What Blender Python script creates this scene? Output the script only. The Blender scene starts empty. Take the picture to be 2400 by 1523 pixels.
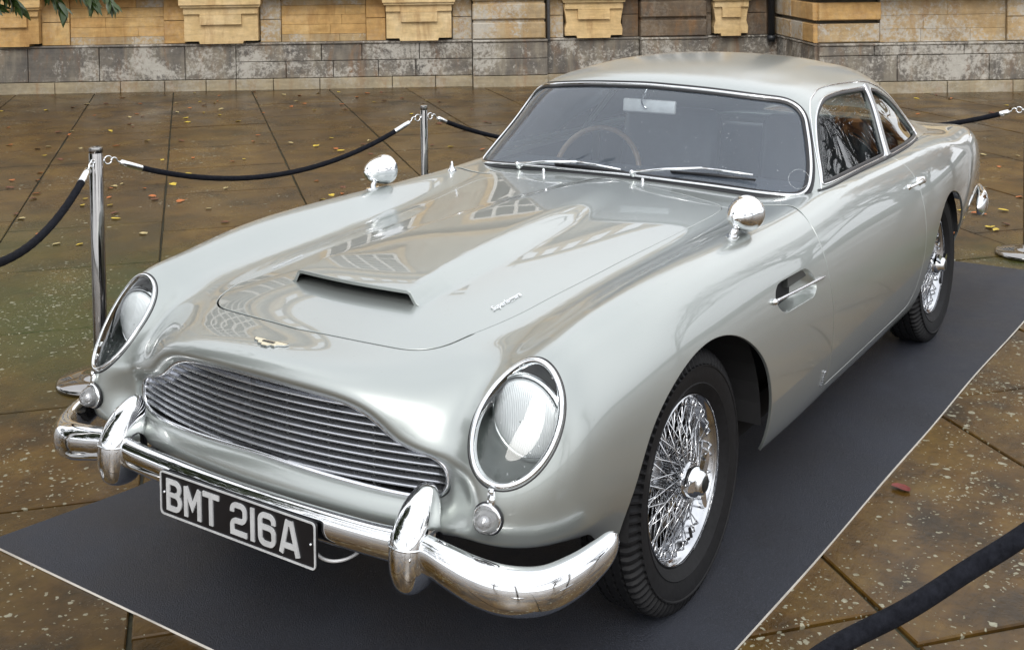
import bpy, bmesh, math, random
import numpy as np
from mathutils import Vector, Matrix
random.seed(7); RNG = np.random.default_rng(7)
SC = bpy.context.scene; COL = SC.collection

# ---------------------------------------------------------------- camera
CX, CY, CZ, YAW, FPX, PPY, PIT, ROLL = 2.08220822, -2.77627352, 1.71024806, .588017407, 2792.08370, -5.46504547, .0401609961, -.0107365301
s_, c_ = math.sin(YAW), math.cos(YAW)
F0 = Vector((-s_, c_, 0)); R0 = Vector((c_, s_, 0)); U0 = Vector((0, 0, 1))
F1 = F0*math.cos(PIT) - U0*math.sin(PIT); U1 = U0*math.cos(PIT) + F0*math.sin(PIT)
R2 = R0*math.cos(ROLL) + U1*math.sin(ROLL); U2 = U1*math.cos(ROLL) - R0*math.sin(ROLL)
cam = bpy.data.cameras.new('camera'); camo = bpy.data.objects.new('camera', cam); COL.objects.link(camo)
m = Matrix.Identity(4)
for i in range(3):
    m[i][0] = R2[i]; m[i][1] = U2[i]; m[i][2] = -F1[i]; m[i][3] = (CX, CY, CZ)[i]
camo.matrix_world = m
cam.sensor_fit = 'HORIZONTAL'; cam.sensor_width = 36; cam.lens = FPX/2400*36
cam.shift_x = 0; cam.shift_y = -(761.5-PPY)/2400
cam.clip_start = .05; cam.clip_end = 500
SC.camera = camo
# ---------------------------------------------------------------- world, sun, exposure
W = bpy.data.worlds.new("World"); SC.world = W; W.use_nodes = True
nt = W.node_tree; nt.nodes.clear()
out = nt.nodes.new('ShaderNodeOutputWorld'); bg = nt.nodes.new('ShaderNodeBackground')
sky = nt.nodes.new('ShaderNodeTexSky'); sky.sky_type = 'NISHITA'; sky.sun_disc = False
SUN_EL, SUN_AZ = math.radians(42), math.radians(150)
sky.sun_elevation = SUN_EL; sky.sun_rotation = SUN_AZ; sky.dust_density = 3
hs = nt.nodes.new('ShaderNodeHueSaturation'); hs.inputs['Saturation'].default_value = .25
nt.links.new(sky.outputs[0], hs.inputs['Color'])
tc = nt.nodes.new('ShaderNodeTexCoord'); no = nt.nodes.new('ShaderNodeTexNoise'); no.inputs['Scale'].default_value = 1.6
no.inputs['Detail'].default_value = 4
nt.links.new(tc.outputs['Generated'], no.inputs['Vector'])
cr = nt.nodes.new('ShaderNodeValToRGB'); cr.color_ramp.elements[0].position = .3; cr.color_ramp.elements[1].position = .75
cr.color_ramp.elements[0].color = (9.5, 9.9, 10.6, 1); cr.color_ramp.elements[1].color = (14.5, 14.7, 15.0, 1)
nt.links.new(no.outputs['Fac'], cr.inputs['Fac'])
mx = nt.nodes.new('ShaderNodeMix'); mx.data_type = 'RGBA'; mx.inputs['Factor'].default_value = .82
nt.links.new(hs.outputs[0], mx.inputs['A']); nt.links.new(cr.outputs[0], mx.inputs['B'])
nt.links.new(mx.outputs['Result'], bg.inputs['Color']); bg.inputs['Strength'].default_value = .13
nt.links.new(bg.outputs[0], out.inputs[0])
sl = bpy.data.lights.new('sun', 'SUN'); sl.energy = 1.4; sl.angle = math.radians(25); sl.color = (1, .97, .92)
so = bpy.data.objects.new('sun', sl); COL.objects.link(so)
sd = Vector((math.sin(SUN_AZ)*math.cos(SUN_EL), math.cos(SUN_AZ)*math.cos(SUN_EL), math.sin(SUN_EL)))
so.rotation_euler = sd.to_track_quat('Z', 'Y').to_euler()
SC.view_settings.view_transform = 'Standard'; SC.view_settings.look = 'None'
SC.view_settings.exposure = .14; SC.view_settings.gamma = 1; SC.view_settings.use_curve_mapping = False
SC.render.engine = 'CYCLES'

# ---------------------------------------------------------------- helpers
def ray(px, py):
    r = (px-1200)/FPX; u = (PPY-py)/FPX
    return R2*r + U2*u + F1
def hit(px, py, ax, val):
    d = ray(px, py); o = Vector((CX, CY, CZ)); t = (val-o[ax])/d[ax]; return o+d*t

class NB:
    def __init__(s, name):
        s.m = bpy.data.materials.new(name); s.m.use_nodes = True; s.t = s.m.node_tree
        s.n = s.t.nodes; s.p = s.n['Principled BSDF']; s.o = s.n['Material Output']
    def new(s, ty, **kw):
        n = s.n.new(ty)
        for k, v in kw.items():
            if hasattr(n, k): setattr(n, k, v)
            else: n.inputs[k.replace('_', ' ')].default_value = v
        return n
    def link(s, a, b): s.t.links.new(a, b)
    def tex(s, obj=True):
        t = s.new('ShaderNodeTexCoord'); return t.outputs['Object'] if obj else t.outputs['Generated']
    def geo(s): return s.new('ShaderNodeNewGeometry').outputs['Position']
    def mapping(s, v, scale):
        mp = s.new('ShaderNodeMapping'); mp.inputs['Scale'].default_value = scale; s.link(v, mp.inputs['Vector']); return mp.outputs[0]
    def noise(s, v, sc, det=4, rough=.55, dist=0):
        n = s.new('ShaderNodeTexNoise'); n.inputs['Scale'].default_value = sc; n.inputs['Detail'].default_value = det
        n.inputs['Roughness'].default_value = rough; n.inputs['Distortion'].default_value = dist
        if v: s.link(v, n.inputs['Vector'])
        return n.outputs['Fac']
    def voro(s, v, sc, feat='F1', rnd=1):
        n = s.new('ShaderNodeTexVoronoi'); n.feature = feat; n.inputs['Scale'].default_value = sc; n.inputs['Randomness'].default_value = rnd
        s.link(v, n.inputs['Vector']); return n
    def ramp(s, f, *st):
        r = s.new('ShaderNodeValToRGB'); e = r.color_ramp.elements
        while len(e) < len(st): e.new(.5)
        for el, (p, c) in zip(e, st):
            el.position = p; el.color = (*c, 1) if isinstance(c, tuple) else (c, c, c, 1)
        s.link(f, r.inputs['Fac']); return r.outputs['Color']
    def mix(s, f, a, b, mode='MIX'):
        m_ = s.new('ShaderNodeMix'); m_.data_type = 'RGBA'; m_.blend_type = mode
        for k, v in (('Factor', f), ('A', a), ('B', b)):
            if isinstance(v, (int, float)): m_.inputs[k].default_value = v if k == 'Factor' else (v, v, v, 1)
            elif isinstance(v, tuple): m_.inputs[k].default_value = (*v, 1)
            else: s.link(v, m_.inputs[k])
        return m_.outputs['Result']
    def math(s, op, a, b=0):
        m_ = s.new('ShaderNodeMath'); m_.operation = op
        for i, v in enumerate((a, b)):
            if isinstance(v, (int, float)): m_.inputs[i].default_value = v
            else: s.link(v, m_.inputs[i])
        return m_.outputs[0]
    def bump(s, h, st=.3, dist=.01, nrm=None):
        b = s.new('ShaderNodeBump'); b.inputs['Strength'].default_value = st; b.inputs['Distance'].default_value = dist
        s.link(h, b.inputs['Height'])
        if nrm: s.link(nrm, b.inputs['Normal'])
        return b.outputs[0]
    def set(s, **kw):
        for k, v in kw.items():
            i = s.p.inputs[k.replace('_', ' ')]
            if isinstance(v, tuple): i.default_value = (*v, 1)
            elif isinstance(v, (int, float)): i.default_value = v
            else: s.link(v, i)
        return s
def simple(name, col, rough=.5, metal=0, var=.12, sc=30, bump=0, coat=0):
    b = NB(name); v = b.geo(); n = b.noise(v, sc)
    c1 = tuple(x*(1-var) for x in col); c2 = tuple(min(1, x*(1+var)) for x in col)
    b.set(Base_Color=b.ramp(n, (.3, c1), (.7, c2)), Roughness=b.math('ADD', b.math('MULTIPLY', n, .1), rough-.05), Metallic=metal, Coat_Weight=coat)
    if bump: b.set(Normal=b.bump(n, bump, .005))
    return b.m

M = {}
# silver metallic lacquer, beaded with rain
b = NB('silver_paint'); v = b.tex()
fl = b.noise(v, 900, 2); cl = b.noise(v, 5, 3)
base = b.mix(b.math('MULTIPLY', cl, .5), (.365, .395, .38), (.41, .438, .422))
base = b.mix(b.math('MULTIPLY', fl, .25), base, (.52, .53, .50))
vo = b.voro(v, 95); dist = vo.outputs['Distance']
sel = b.new('ShaderNodeSeparateColor'); b.link(vo.outputs['Color'], sel.inputs[0])
rad = b.math('MULTIPLY', sel.outputs[0], .22)
gz = b.new('ShaderNodeSeparateXYZ'); b.link(b.new('ShaderNodeNewGeometry').outputs['Normal'], gz.inputs[0])
up = b.math('MULTIPLY', b.math('GREATER_THAN', sel.outputs[1], .62), b.math('GREATER_THAN', gz.outputs[2], .25))
drop = b.math('MULTIPLY', b.math('MAXIMUM', b.math('SUBTRACT', rad, dist), 0), up)
b.set(Base_Color=base, Metallic=.70, Roughness=.34, Coat_Weight=1.0, Coat_Roughness=.02, Coat_IOR=1.62)
b.link(b.bump(drop, .55, .012), b.p.inputs['Coat Normal'])
M['paint'] = b.m
M['paint_wet'] = b.m.copy(); M['paint_wet'].name = 'rain_beaded_silver_paint'; M['paint_wet'].node_tree.nodes['Principled BSDF'].inputs['Coat Roughness'].default_value = .16
b = NB('chrome'); v = b.tex()
b.set(Base_Color=(.83, .84, .85), Metallic=1, Roughness=.035)
b.set(Normal=b.bump(b.noise(v, 14, 2), .02, .01)); M['chrome'] = b.m
b = NB('brushed_alloy'); v = b.tex()
b.set(Base_Color=(.78, .79, .82), Metallic=1, Roughness=b.ramp(b.noise(v, 60), (.3, .16), (.7, .28))); M['alloy'] = b.m
M['steel_post'] = simple('polished_steel', (.36, .35, .34), .07, 1, .08, 12)
M['black'] = simple('black_cavity', (.008, .008, .009), .8)
M['rubber'] = simple('tyre_rubber', (.009, .009, .010), .6, 0, .25, 60, .2); M['rubber'].node_tree.nodes['Principled BSDF'].inputs['Specular IOR Level'].default_value = .22
M['wheel_chrome'] = simple('wheel_chrome', (.60, .61, .63), .13, 1, .05, 30)
M['satin'] = simple('satin_alloy', (.56, .575, .61), .27, .95, .06, 20)
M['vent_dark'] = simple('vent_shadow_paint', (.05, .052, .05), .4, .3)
M['rubber_trim'] = simple('rubber_trim', (.012, .012, .014), .35)
M['leather'] = simple('dark_leather', (.050, .056, .072), .40, 0, .2, 30, .2)
M['leather_line'] = simple('grey_headlining', (.30, .31, .32), .8)
M['wood'] = simple('wood_rim', (.20, .13, .075), .3, 0, .2, 50, 0, .5)
M['lamp_bowl'] = simple('lamp_bowl_paint', (.11, .125, .122), .4, .2)
M['black_plate'] = simple('black_plate', (.008, .008, .010), .3)
M['plate_letter'] = simple('plate_silver', (.60, .61, .62), .42, .25)
M['enamel'] = simple('badge_enamel', (.72, .66, .50), .3, .3)
M['badge_black'] = simple('badge_black', (.01, .012, .012), .3)
b = NB('rope_fabric'); v = b.tex()
w_ = b.new('ShaderNodeTexWave'); w_.inputs['Scale'].default_value = 70; w_.inputs['Distortion'].default_value = 2; b.link(v, w_.inputs['Vector'])
b.set(Base_Color=b.ramp(b.noise(v, 90), (.3, (.004, .0045, .007)), (.7, (.012, .013, .018))), Roughness=.95, Specular_IOR_Level=.15)
b.set(Normal=b.bump(b.mix(.15, b.noise(v, 260), w_.outputs['Fac']), .5, .003)); M['rope'] = b.m
def glass(name, tint=(.93, .97, .96), ior=1.5, drops=0, gain=1.75):
    b = NB(name); b.n.remove(b.p)
    tr = b.new('ShaderNodeBsdfTransparent'); tr.inputs[0].default_value = (*tint, 1)
    gl = b.new('ShaderNodeBsdfGlossy'); gl.inputs['Roughness'].default_value = .01; gl.inputs[0].default_value = (1, 1, 1, 1)
    fr = b.new('ShaderNodeFresnel'); fr.inputs['IOR'].default_value = ior
    mxs = b.new('ShaderNodeMixShader')
    f = b.math('MULTIPLY', fr.outputs[0], gain); f = b.math('MINIMUM', f, 1)
    v = b.tex()
    if drops:
        vo = b.voro(v, 70); se = b.new('ShaderNodeSeparateColor'); b.link(vo.outputs['Color'], se.inputs[0])
        rad = b.math('MULTIPLY', se.outputs[0], .2)
        d = b.math('MULTIPLY', b.math('MAXIMUM', b.math('SUBTRACT', rad, vo.outputs['Distance']), 0), b.math('GREATER_THAN', se.outputs[1], .5))
        bp = b.bump(d, .9, .02); b.link(bp, gl.inputs['Normal'])
        f = b.math('ADD', f, b.math('MULTIPLY', b.math('GREATER_THAN', d, .01), .25))
    b.link(f, mxs.inputs[0]); b.link(tr.outputs[0], mxs.inputs[1]); b.link(gl.outputs[0], mxs.inputs[2])
    b.link(mxs.outputs[0], b.o.inputs[0]); return b.m
M['glass'] = glass('wet_window_glass', (.78, .86, .84), drops=1, gain=1.2)
def wet_haze_screen():
    mt = glass('wet_windscreen_painted_haze', (.88, .92, .93), drops=1, gain=1.35); t = mt.node_tree; o = [n for n in t.nodes if n.type == 'OUTPUT_MATERIAL'][0]
    prev = o.inputs[0].links[0].from_socket; df = t.nodes.new('ShaderNodeBsdfDiffuse'); df.inputs[0].default_value = (.58, .68, .82, 1); mx_ = t.nodes.new('ShaderNodeMixShader'); mx_.inputs[0].default_value = .10  # bluish diffuse veil paints a sky-reflection haze over the rain-beaded glass
    t.links.new(prev, mx_.inputs[1]); t.links.new(df.outputs[0], mx_.inputs[2]); t.links.new(mx_.outputs[0], o.inputs[0]); return mt
M['wet_haze_screen'] = wet_haze_screen()
M['clear_glass'] = glass('lamp_cover_glass', (.95, .97, .96), drops=1, gain=1.0)
b = NB('lamp_lens'); v = b.tex()
w_ = b.new('ShaderNodeTexWave'); w_.bands_direction = 'X'; w_.inputs['Scale'].default_value = 62; b.link(v, w_.inputs['Vector'])
b.set(Base_Color=(.93, .95, .98), Metallic=.15, Roughness=.2, Coat_Weight=1, Normal=b.bump(w_.outputs['Fac'], .5, .003)); M['lens'] = b.m
b = NB('ribbed_lamp_glass'); v = b.tex()
b.set(Base_Color=(.55, .55, .55), Roughness=.08, Transmission_Weight=.75, Metallic=0, Coat_Weight=1); M['side_lens'] = b.m
M['red_lens'] = simple('red_lens', (.25, .01, .01), .15)

def fastmesh(name, V, faces, mat, parent=None, normals=None, smooth=True, mats=None, midx=None):
    me = bpy.data.meshes.new(name)
    V = np.asarray(V, np.float32)
    if isinstance(faces, np.ndarray):
        k = faces.shape[1]; nf = len(faces)
        me.vertices.add(len(V)); me.vertices.foreach_set('co', V.ravel())
        me.loops.add(nf*k); me.loops.foreach_set('vertex_index', faces.astype(np.int32).ravel())
        me.polygons.add(nf); me.polygons.foreach_set('loop_start', np.arange(0, nf*k, k, dtype=np.int32))
    else:
        me.from_pydata([tuple(map(float, p)) for p in V], [], faces)
    me.update(calc_edges=True)
    me.polygons.foreach_set('use_smooth', [bool(smooth)]*len(me.polygons))
    for mm in (mats or [mat]): me.materials.append(mm)
    if midx is not None: me.polygons.foreach_set('material_index', midx)
    me.validate(clean_customdata=False)
    if normals is not None:
        N = np.asarray(normals, float); N = N/np.maximum(np.linalg.norm(N, axis=1), 1e-9)[:, None]
        me.normals_split_custom_set_from_vertices(N.tolist())
    o = bpy.data.objects.new(name, me); COL.objects.link(o)
    if parent: o.parent = parent
    return o
def thing(name, label, cat, loc=(0, 0, 0), rz=0, group=None):
    o = bpy.data.objects.new(name, None); COL.objects.link(o); o.location = loc; o.rotation_euler = (0, 0, rz)
    o.empty_display_size = .1; tag(o, label, cat, group); return o
def tag(o, label, cat, group=None):
    o['label'] = label; o['category'] = cat
    if group: o['group'] = group
    return o
def struct(o): o['kind'] = 'structure'; return o

class G:
    """collects triangles/quads for one mesh"""
    def __init__(s): s.v = []; s.f = []
    def add(s, V, F):
        n = len(s.v); s.v += [tuple(map(float, p)) for p in V]; s.f += [tuple(i+n for i in f) for f in F]; return s
    def box(s, a, b_, mat=None):
        x0, y0, z0 = a; x1, y1, z1 = b_
        V = [(x, y, z) for z in (z0, z1) for y in (y0, y1) for x in (x0, x1)]
        if mat is not None: V = [tuple(mat @ Vector(p)) for p in V]
        return s.add(V, [(0, 2, 3, 1), (4, 5, 7, 6), (0, 1, 5, 4), (2, 6, 7, 3), (0, 4, 6, 2), (1, 3, 7, 5)])
    def tube(s, path, r, n=10, closed=False, sx=1, up=(0, 0, 1), cap=True):
        P = [Vector(p) for p in path]; N = len(P); V = []; rs = r if hasattr(r, '__len__') else [r]*N
        for i, p in enumerate(P):
            if closed: t = P[(i+1) % N]-P[i-1]
            else: t = P[min(i+1, N-1)]-P[max(i-1, 0)]
            t.normalize(); u = Vector(up); 
            if abs(u.dot(t)) > .97: u = Vector((1, 0, 0)) if abs(t.x) < .9 else Vector((0, 1, 0))
            a = t.cross(u).normalized(); c = a.cross(t)
            for k in range(n):
                an = 2*math.pi*k/n; V.append(p + a*math.cos(an)*rs[i]*sx + c*math.sin(an)*rs[i])
        F = []
        for i in range(N if closed else N-1):
            for k in range(n):
                j = (i+1) % N; k2 = (k+1) % n
                F.append((i*n+k, i*n+k2, j*n+k2, j*n+k))
        if cap and not closed: F.append(tuple(range(n))[::-1]); F.append(tuple((N-1)*n+k for k in range(n)))
        return s.add(V, F)
    def lathe(s, prof, n=32, mat=None, capend=False):
        """profile (r, h) about local Z"""
        V = []; F = []; m_ = len(prof)
        for k in range(n):
            an = 2*math.pi*k/n
            for r, h in prof: V.append(Vector((r*math.cos(an), r*math.sin(an), h)))
        if mat is not None: V = [mat @ p for p in V]
        for k in range(n):
            k2 = (k+1) % n
            for i in range(m_-1): F.append((k*m_+i, k2*m_+i, k2*m_+i+1, k*m_+i+1))
        return s.add(V, F)
    def obj(s, name, mat, parent=None, smooth=True, auto=None):
        o = fastmesh(name, s.v, s.f, mat, parent, smooth=smooth)
        if auto is not None:
            me = o.data; bm = bmesh.new(); bm.from_mesh(me)
            for e in bm.edges:
                if len(e.link_faces) == 2 and e.calc_face_angle(0) > math.radians(auto): e.smooth = False
            bm.to_mesh(me); bm.free()
        return o
def mirror_copy(o, name=None):
    me = o.data.copy(); n = len(me.vertices)
    co = np.empty(n*3, np.float32); me.vertices.foreach_get('co', co); co = co.reshape(-1, 3); co[:, 0] *= -1
    me.vertices.foreach_set('co', co.ravel()); me.flip_normals(); me.update()
    c = o.copy(); c.data = me; COL.objects.link(c); return c

# ---------- spline surface
def ctrl_interp(D, alpha):
    """D (n,...) data -> B-spline control points along axis 0, open ends extrapolated"""
    n = len(D); A = np.zeros((n, n))
    for i in range(n):
        A[i, i] += 4/6
        if i > 0: A[i, i-1] += 1/6
        else: A[i, 0] += 2/6; A[i, 1] -= 1/6
        if i < n-1: A[i, i+1] += 1/6
        else: A[i, n-1] += 2/6; A[i, n-2] -= 1/6
    C = np.linalg.solve(A, D.reshape(n, -1)).reshape(D.shape)
    return D + alpha*(C-D)
def bweights(n, sub):
    ts = np.linspace(0, n-1, (n-1)*sub+1); Wt = np.zeros((len(ts), n))
    for r, t in enumerate(ts):
        i = min(int(t), n-2); u = t-i
        w = [(1-u)**3/6, (3*u**3-6*u*u+4)/6, (-3*u**3+3*u*u+3*u+1)/6, u**3/6]
        for k, wk in enumerate(w):
            j = i-1+k
            if j < 0: Wt[r, 0] += 2*wk; Wt[r, 1] -= wk
            elif j > n-1: Wt[r, n-1] += 2*wk; Wt[r, n-2] -= wk
            else: Wt[r, j] += wk
    return Wt
def surface(net, ss, st, a_s=.8, a_t=.85, sym_end=False):
    """net (NS,NT,3) half body x>=0, mirrored at T0 (and at the last T if sym_end)"""
    D = np.array(net, float); mir = np.array([-1, 1, 1.])
    k = 3
    pre = D[:, 1:k+1][:, ::-1]*mir; E = np.concatenate([pre, D], 1)
    if sym_end: E = np.concatenate([E, D[:, -2:-k-2:-1]*mir], 1)
    C = ctrl_interp(E, a_s)
    C = np.moveaxis(ctrl_interp(np.moveaxis(C, 1, 0), a_t), 0, 1)
    Ws = bweights(C.shape[0], ss); Wt = bweights(C.shape[1], st)
    P = np.einsum('as,stc,bt->abc', Ws, C, Wt)
    b0 = k*st; b1 = b0+(D.shape[1]-1)*st+1
    dS = np.gradient(P, axis=0); dT = np.gradient(P, axis=1)
    N = np.cross(dT, dS); N /= np.maximum(np.linalg.norm(N, axis=2), 1e-12)[..., None]
    P = P[:, b0:b1]; N = N[:, b0:b1]
    P[:, 0, 0] = 0
    if sym_end: P[:, -1, 0] = 0
    return P, N
def tri_grid(P, N):
    a, b_ = P.shape[:2]; idx = np.arange(a*b_).reshape(a, b_)
    q = np.stack([idx[:-1, :-1], idx[:-1, 1:], idx[1:, 1:], idx[1:, :-1]], -1).reshape(-1, 4)
    t = np.concatenate([q[:, [0, 1, 2]], q[:, [0, 2, 3]]])
    return dict(v=P.reshape(-1, 3).copy(), n=N.reshape(-1, 3).copy(), t=t, c=np.zeros(a*b_, bool))
def split(Ms, f):
    """cut along f=0; returns (f<0 part, f>0 part)"""
    f = np.where(np.abs(f) < 1e-7, 1e-7, f)
    v, n, t, c = Ms['v'], Ms['n'], Ms['t'], Ms['c']
    sg = f[t] > 0; k = sg.sum(1)
    mixed = t[(k == 1) | (k == 2)]
    nv = []; nn = []; cache = {}; base = len(v)
    def mid(i, j):
        key = (i, j) if i < j else (j, i)
        if key not in cache:
            a, b_ = key; u = f[a]/(f[a]-f[b_]); nv.append(v[a]+(v[b_]-v[a])*u); q = n[a]+(n[b_]-n[a])*u
            nn.append(q/max(np.linalg.norm(q), 1e-9)); cache[key] = base+len(nv)-1
        return cache[key]
    neg = []; pos = []
    for tr in mixed.tolist():
        s = [f[i] > 0 for i in tr]
        lone = s.index(True) if sum(s) == 1 else s.index(False)
        a, b_, d = tr[lone], tr[(lone+1) % 3], tr[(lone+2) % 3]
        ab, ad = mid(a, b_), mid(a, d)
        L, O = (pos, neg) if s[lone] else (neg, pos)
        L.append((a, ab, ad)); O.append((ab, b_, d)); O.append((ab, d, ad))
    V = np.concatenate([v, np.array(nv).reshape(-1, 3)]); Nn = np.concatenate([n, np.array(nn).reshape(-1, 3)])
    C = np.concatenate([c, np.ones(len(nv), bool)])
    res = []
    for full, extra in ((t[k == 0], neg), (t[k == 3], pos)):
        T = np.concatenate([full, np.array(extra, int).reshape(-1, 3)])
        u, inv = np.unique(T, return_inverse=True)
        res.append(dict(v=V[u], n=Nn[u], t=inv.reshape(-1, 3), c=C[u]))
    return res
def merge(*ms):
    v = []; n = []; t = []; c = []; k = 0
    for q in ms: v.append(q['v']); n.append(q['n']); t.append(q['t']+k); c.append(q['c']); k += len(q['v'])
    return dict(v=np.concatenate(v), n=np.concatenate(n), t=np.concatenate(t), c=np.concatenate(c))
def mirrored(q):
    m_ = np.array([-1, 1, 1.]); return dict(v=q['v']*m_, n=q['n']*m_, t=q['t'][:, ::-1], c=q['c'])
def edges_once(q, flagged=True):
    t = q['t']; e = np.concatenate([t[:, [0, 1]], t[:, [1, 2]], t[:, [2, 0]]])
    nv_ = len(q['v']); key = np.minimum(e[:, 0], e[:, 1])*nv_+np.maximum(e[:, 0], e[:, 1])
    u, ix, ct = np.unique(key, return_index=True, return_counts=True); ed = e[ix[ct == 1]]
    if flagged: ed = ed[q['c'][ed].all(1)]
    return ed
def rimmed(q, depth=.012, lip=.0015):
    """turn the cut edges inwards so that panels have thickness"""
    ed = edges_once(q)
    if not len(ed): return q
    ids = np.unique(ed); mp = -np.ones(len(q['v']), int); mp[ids] = np.arange(len(ids))
    side = np.zeros((len(ids), 3))
    for i, j in ed:
        d = q['v'][j]-q['v'][i]; s = np.cross(d, q['n'][i]); l = np.linalg.norm(s)
        if l > 1e-12: side[mp[i]] += s/l; side[mp[j]] += s/l
    side /= np.maximum(np.linalg.norm(side, axis=1), 1e-9)[:, None]
    P = q['v'][ids]; N = q['n'][ids]
    rings = [P, P+side*lip*.7-N*lip*.5, P+side*lip-N*lip*1.6, P+side*lip-N*depth]
    nr = [N, N*.7+side*.7, side, side]
    k = len(ids); V = np.concatenate(rings); NN = np.concatenate(nr); T = []
    for r in range(3):
        for i, j in ed:
            a, b_ = mp[i]+r*k, mp[j]+r*k; T += [(b_, a, a+k), (b_, a+k, b_+k)]
    return merge(q, dict(v=V, n=NN, t=np.array(T), c=np.zeros(len(V), bool)))
def mobj(name, q, mat, parent): return fastmesh(name, q['v'], q['t'], mat, parent, q['n'])
def poly_smooth(pts, sub=8, closed=True):
    P = np.array(pts, float); n = len(P); o = []
    for i in range(n if closed else n-1):
        if closed: p0, p1, p2, p3 = P[i-1], P[i], P[(i+1) % n], P[(i+2) % n]
        else: p0, p1, p2, p3 = P[max(i-1, 0)], P[i], P[i+1], P[min(i+2, n-1)]
        for k in range(sub):
            u = k/sub; o.append(.5*((2*p1)+(-p0+p2)*u+(2*p0-5*p1+4*p2-p3)*u*u+(-p0+3*p1-3*p2+p3)*u**3))
    if not closed: o.append(P[-1])
    return np.array(o)
def round_poly(pts, rad, seg=6):
    P = [np.array(p, float) for p in pts]; n = len(P); o = []
    rr = rad if hasattr(rad, '__len__') else [rad]*n
    for i in range(n):
        a, b_, c = P[i-1], P[i], P[(i+1) % n]; r = rr[i]
        d1 = (a-b_); l1 = np.linalg.norm(d1); d2 = (c-b_); l2 = np.linalg.norm(d2)
        r = min(r, l1*.49, l2*.49)
        p1 = b_+d1/l1*r; p2 = b_+d2/l2*r
        if r < 1e-6: o.append(b_); continue
        for k in range(seg+1):
            u = k/seg; o.append((1-u)**2*p1+2*u*(1-u)*b_+u*u*p2)
    return np.array(o)
def sdist(Q, poly):
    """signed distance, negative inside"""
    A = poly; B = np.roll(poly, -1, 0); d = np.full(len(Q), 1e9); ins = np.zeros(len(Q), bool)
    for a, b_ in zip(A, B):
        ab = b_-a; L = max((ab*ab).sum(), 1e-12); u = np.clip(((Q-a)@ab)/L, 0, 1)
        d = np.minimum(d, np.linalg.norm(Q-a-u[:, None]*ab, axis=1))
        if a[1] != b_[1]:
            cr_ = ((a[1] > Q[:, 1]) != (b_[1] > Q[:, 1])) & (Q[:, 0] < (b_[0]-a[0])*(Q[:, 1]-a[1])/(b_[1]-a[1])+a[0])
            ins ^= cr_
    return np.where(ins, -d, d)
class Field:
    """tangent-plane lookup on a surface"""
    def __init__(s, q): s.v = q['v']; s.n = q['n']
    def near(s, p, axes=(0, 1, 2), mask=None):
        d = sum((s.v[:, a]-p[k])**2 for k, a in enumerate(axes))
        if mask is not None: d = np.where(mask, d, 1e9)
        i = int(d.argmin()); return s.v[i], s.n[i]
    def z(s, x, y, zmin=.5):
        v, n = s.near((x, y), (0, 1), (s.n[:, 2] > .3) & (s.v[:, 2] > zmin))
        return Vector((x, y, v[2]-(n[0]*(x-v[0])+n[1]*(y-v[1]))/max(n[2], .2))), Vector(n)
    def x(s, y, z, xmin=.5):
        v, n = s.near((y, z), (1, 2), (s.n[:, 0] > .3) & (s.v[:, 0] > xmin))
        return Vector((v[0]-(n[1]*(y-v[1])+n[2]*(z-v[2]))/max(n[0], .2), y, z)), Vector(n)
    def y(s, x, z, ymax=-.4):
        v, n = s.near((x, z), (0, 2), (s.n[:, 1] < -.2) & (s.v[:, 1] < ymax))
        return Vector((x, v[1]-(n[0]*(x-v[0])+n[2]*(z-v[2]))/min(n[1], -.2), z)), Vector(n)
def frame(n, up=Vector((0, 0, 1)), org=Vector((0, 0, 0))):
    """matrix whose local Z is n"""
    z = Vector(n).normalized(); x = Vector(up).cross(z)
    if x.length < 1e-4: x = Vector((1, 0, 0))
    x.normalize(); y = z.cross(x); m_ = Matrix.Identity(4)
    for i in range(3): m_[i][0] = x[i]; m_[i][1] = y[i]; m_[i][2] = z[i]; m_[i][3] = org[i]
    return m_
def interp(x, xs, ys): return float(np.interp(x, xs, ys))
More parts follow.
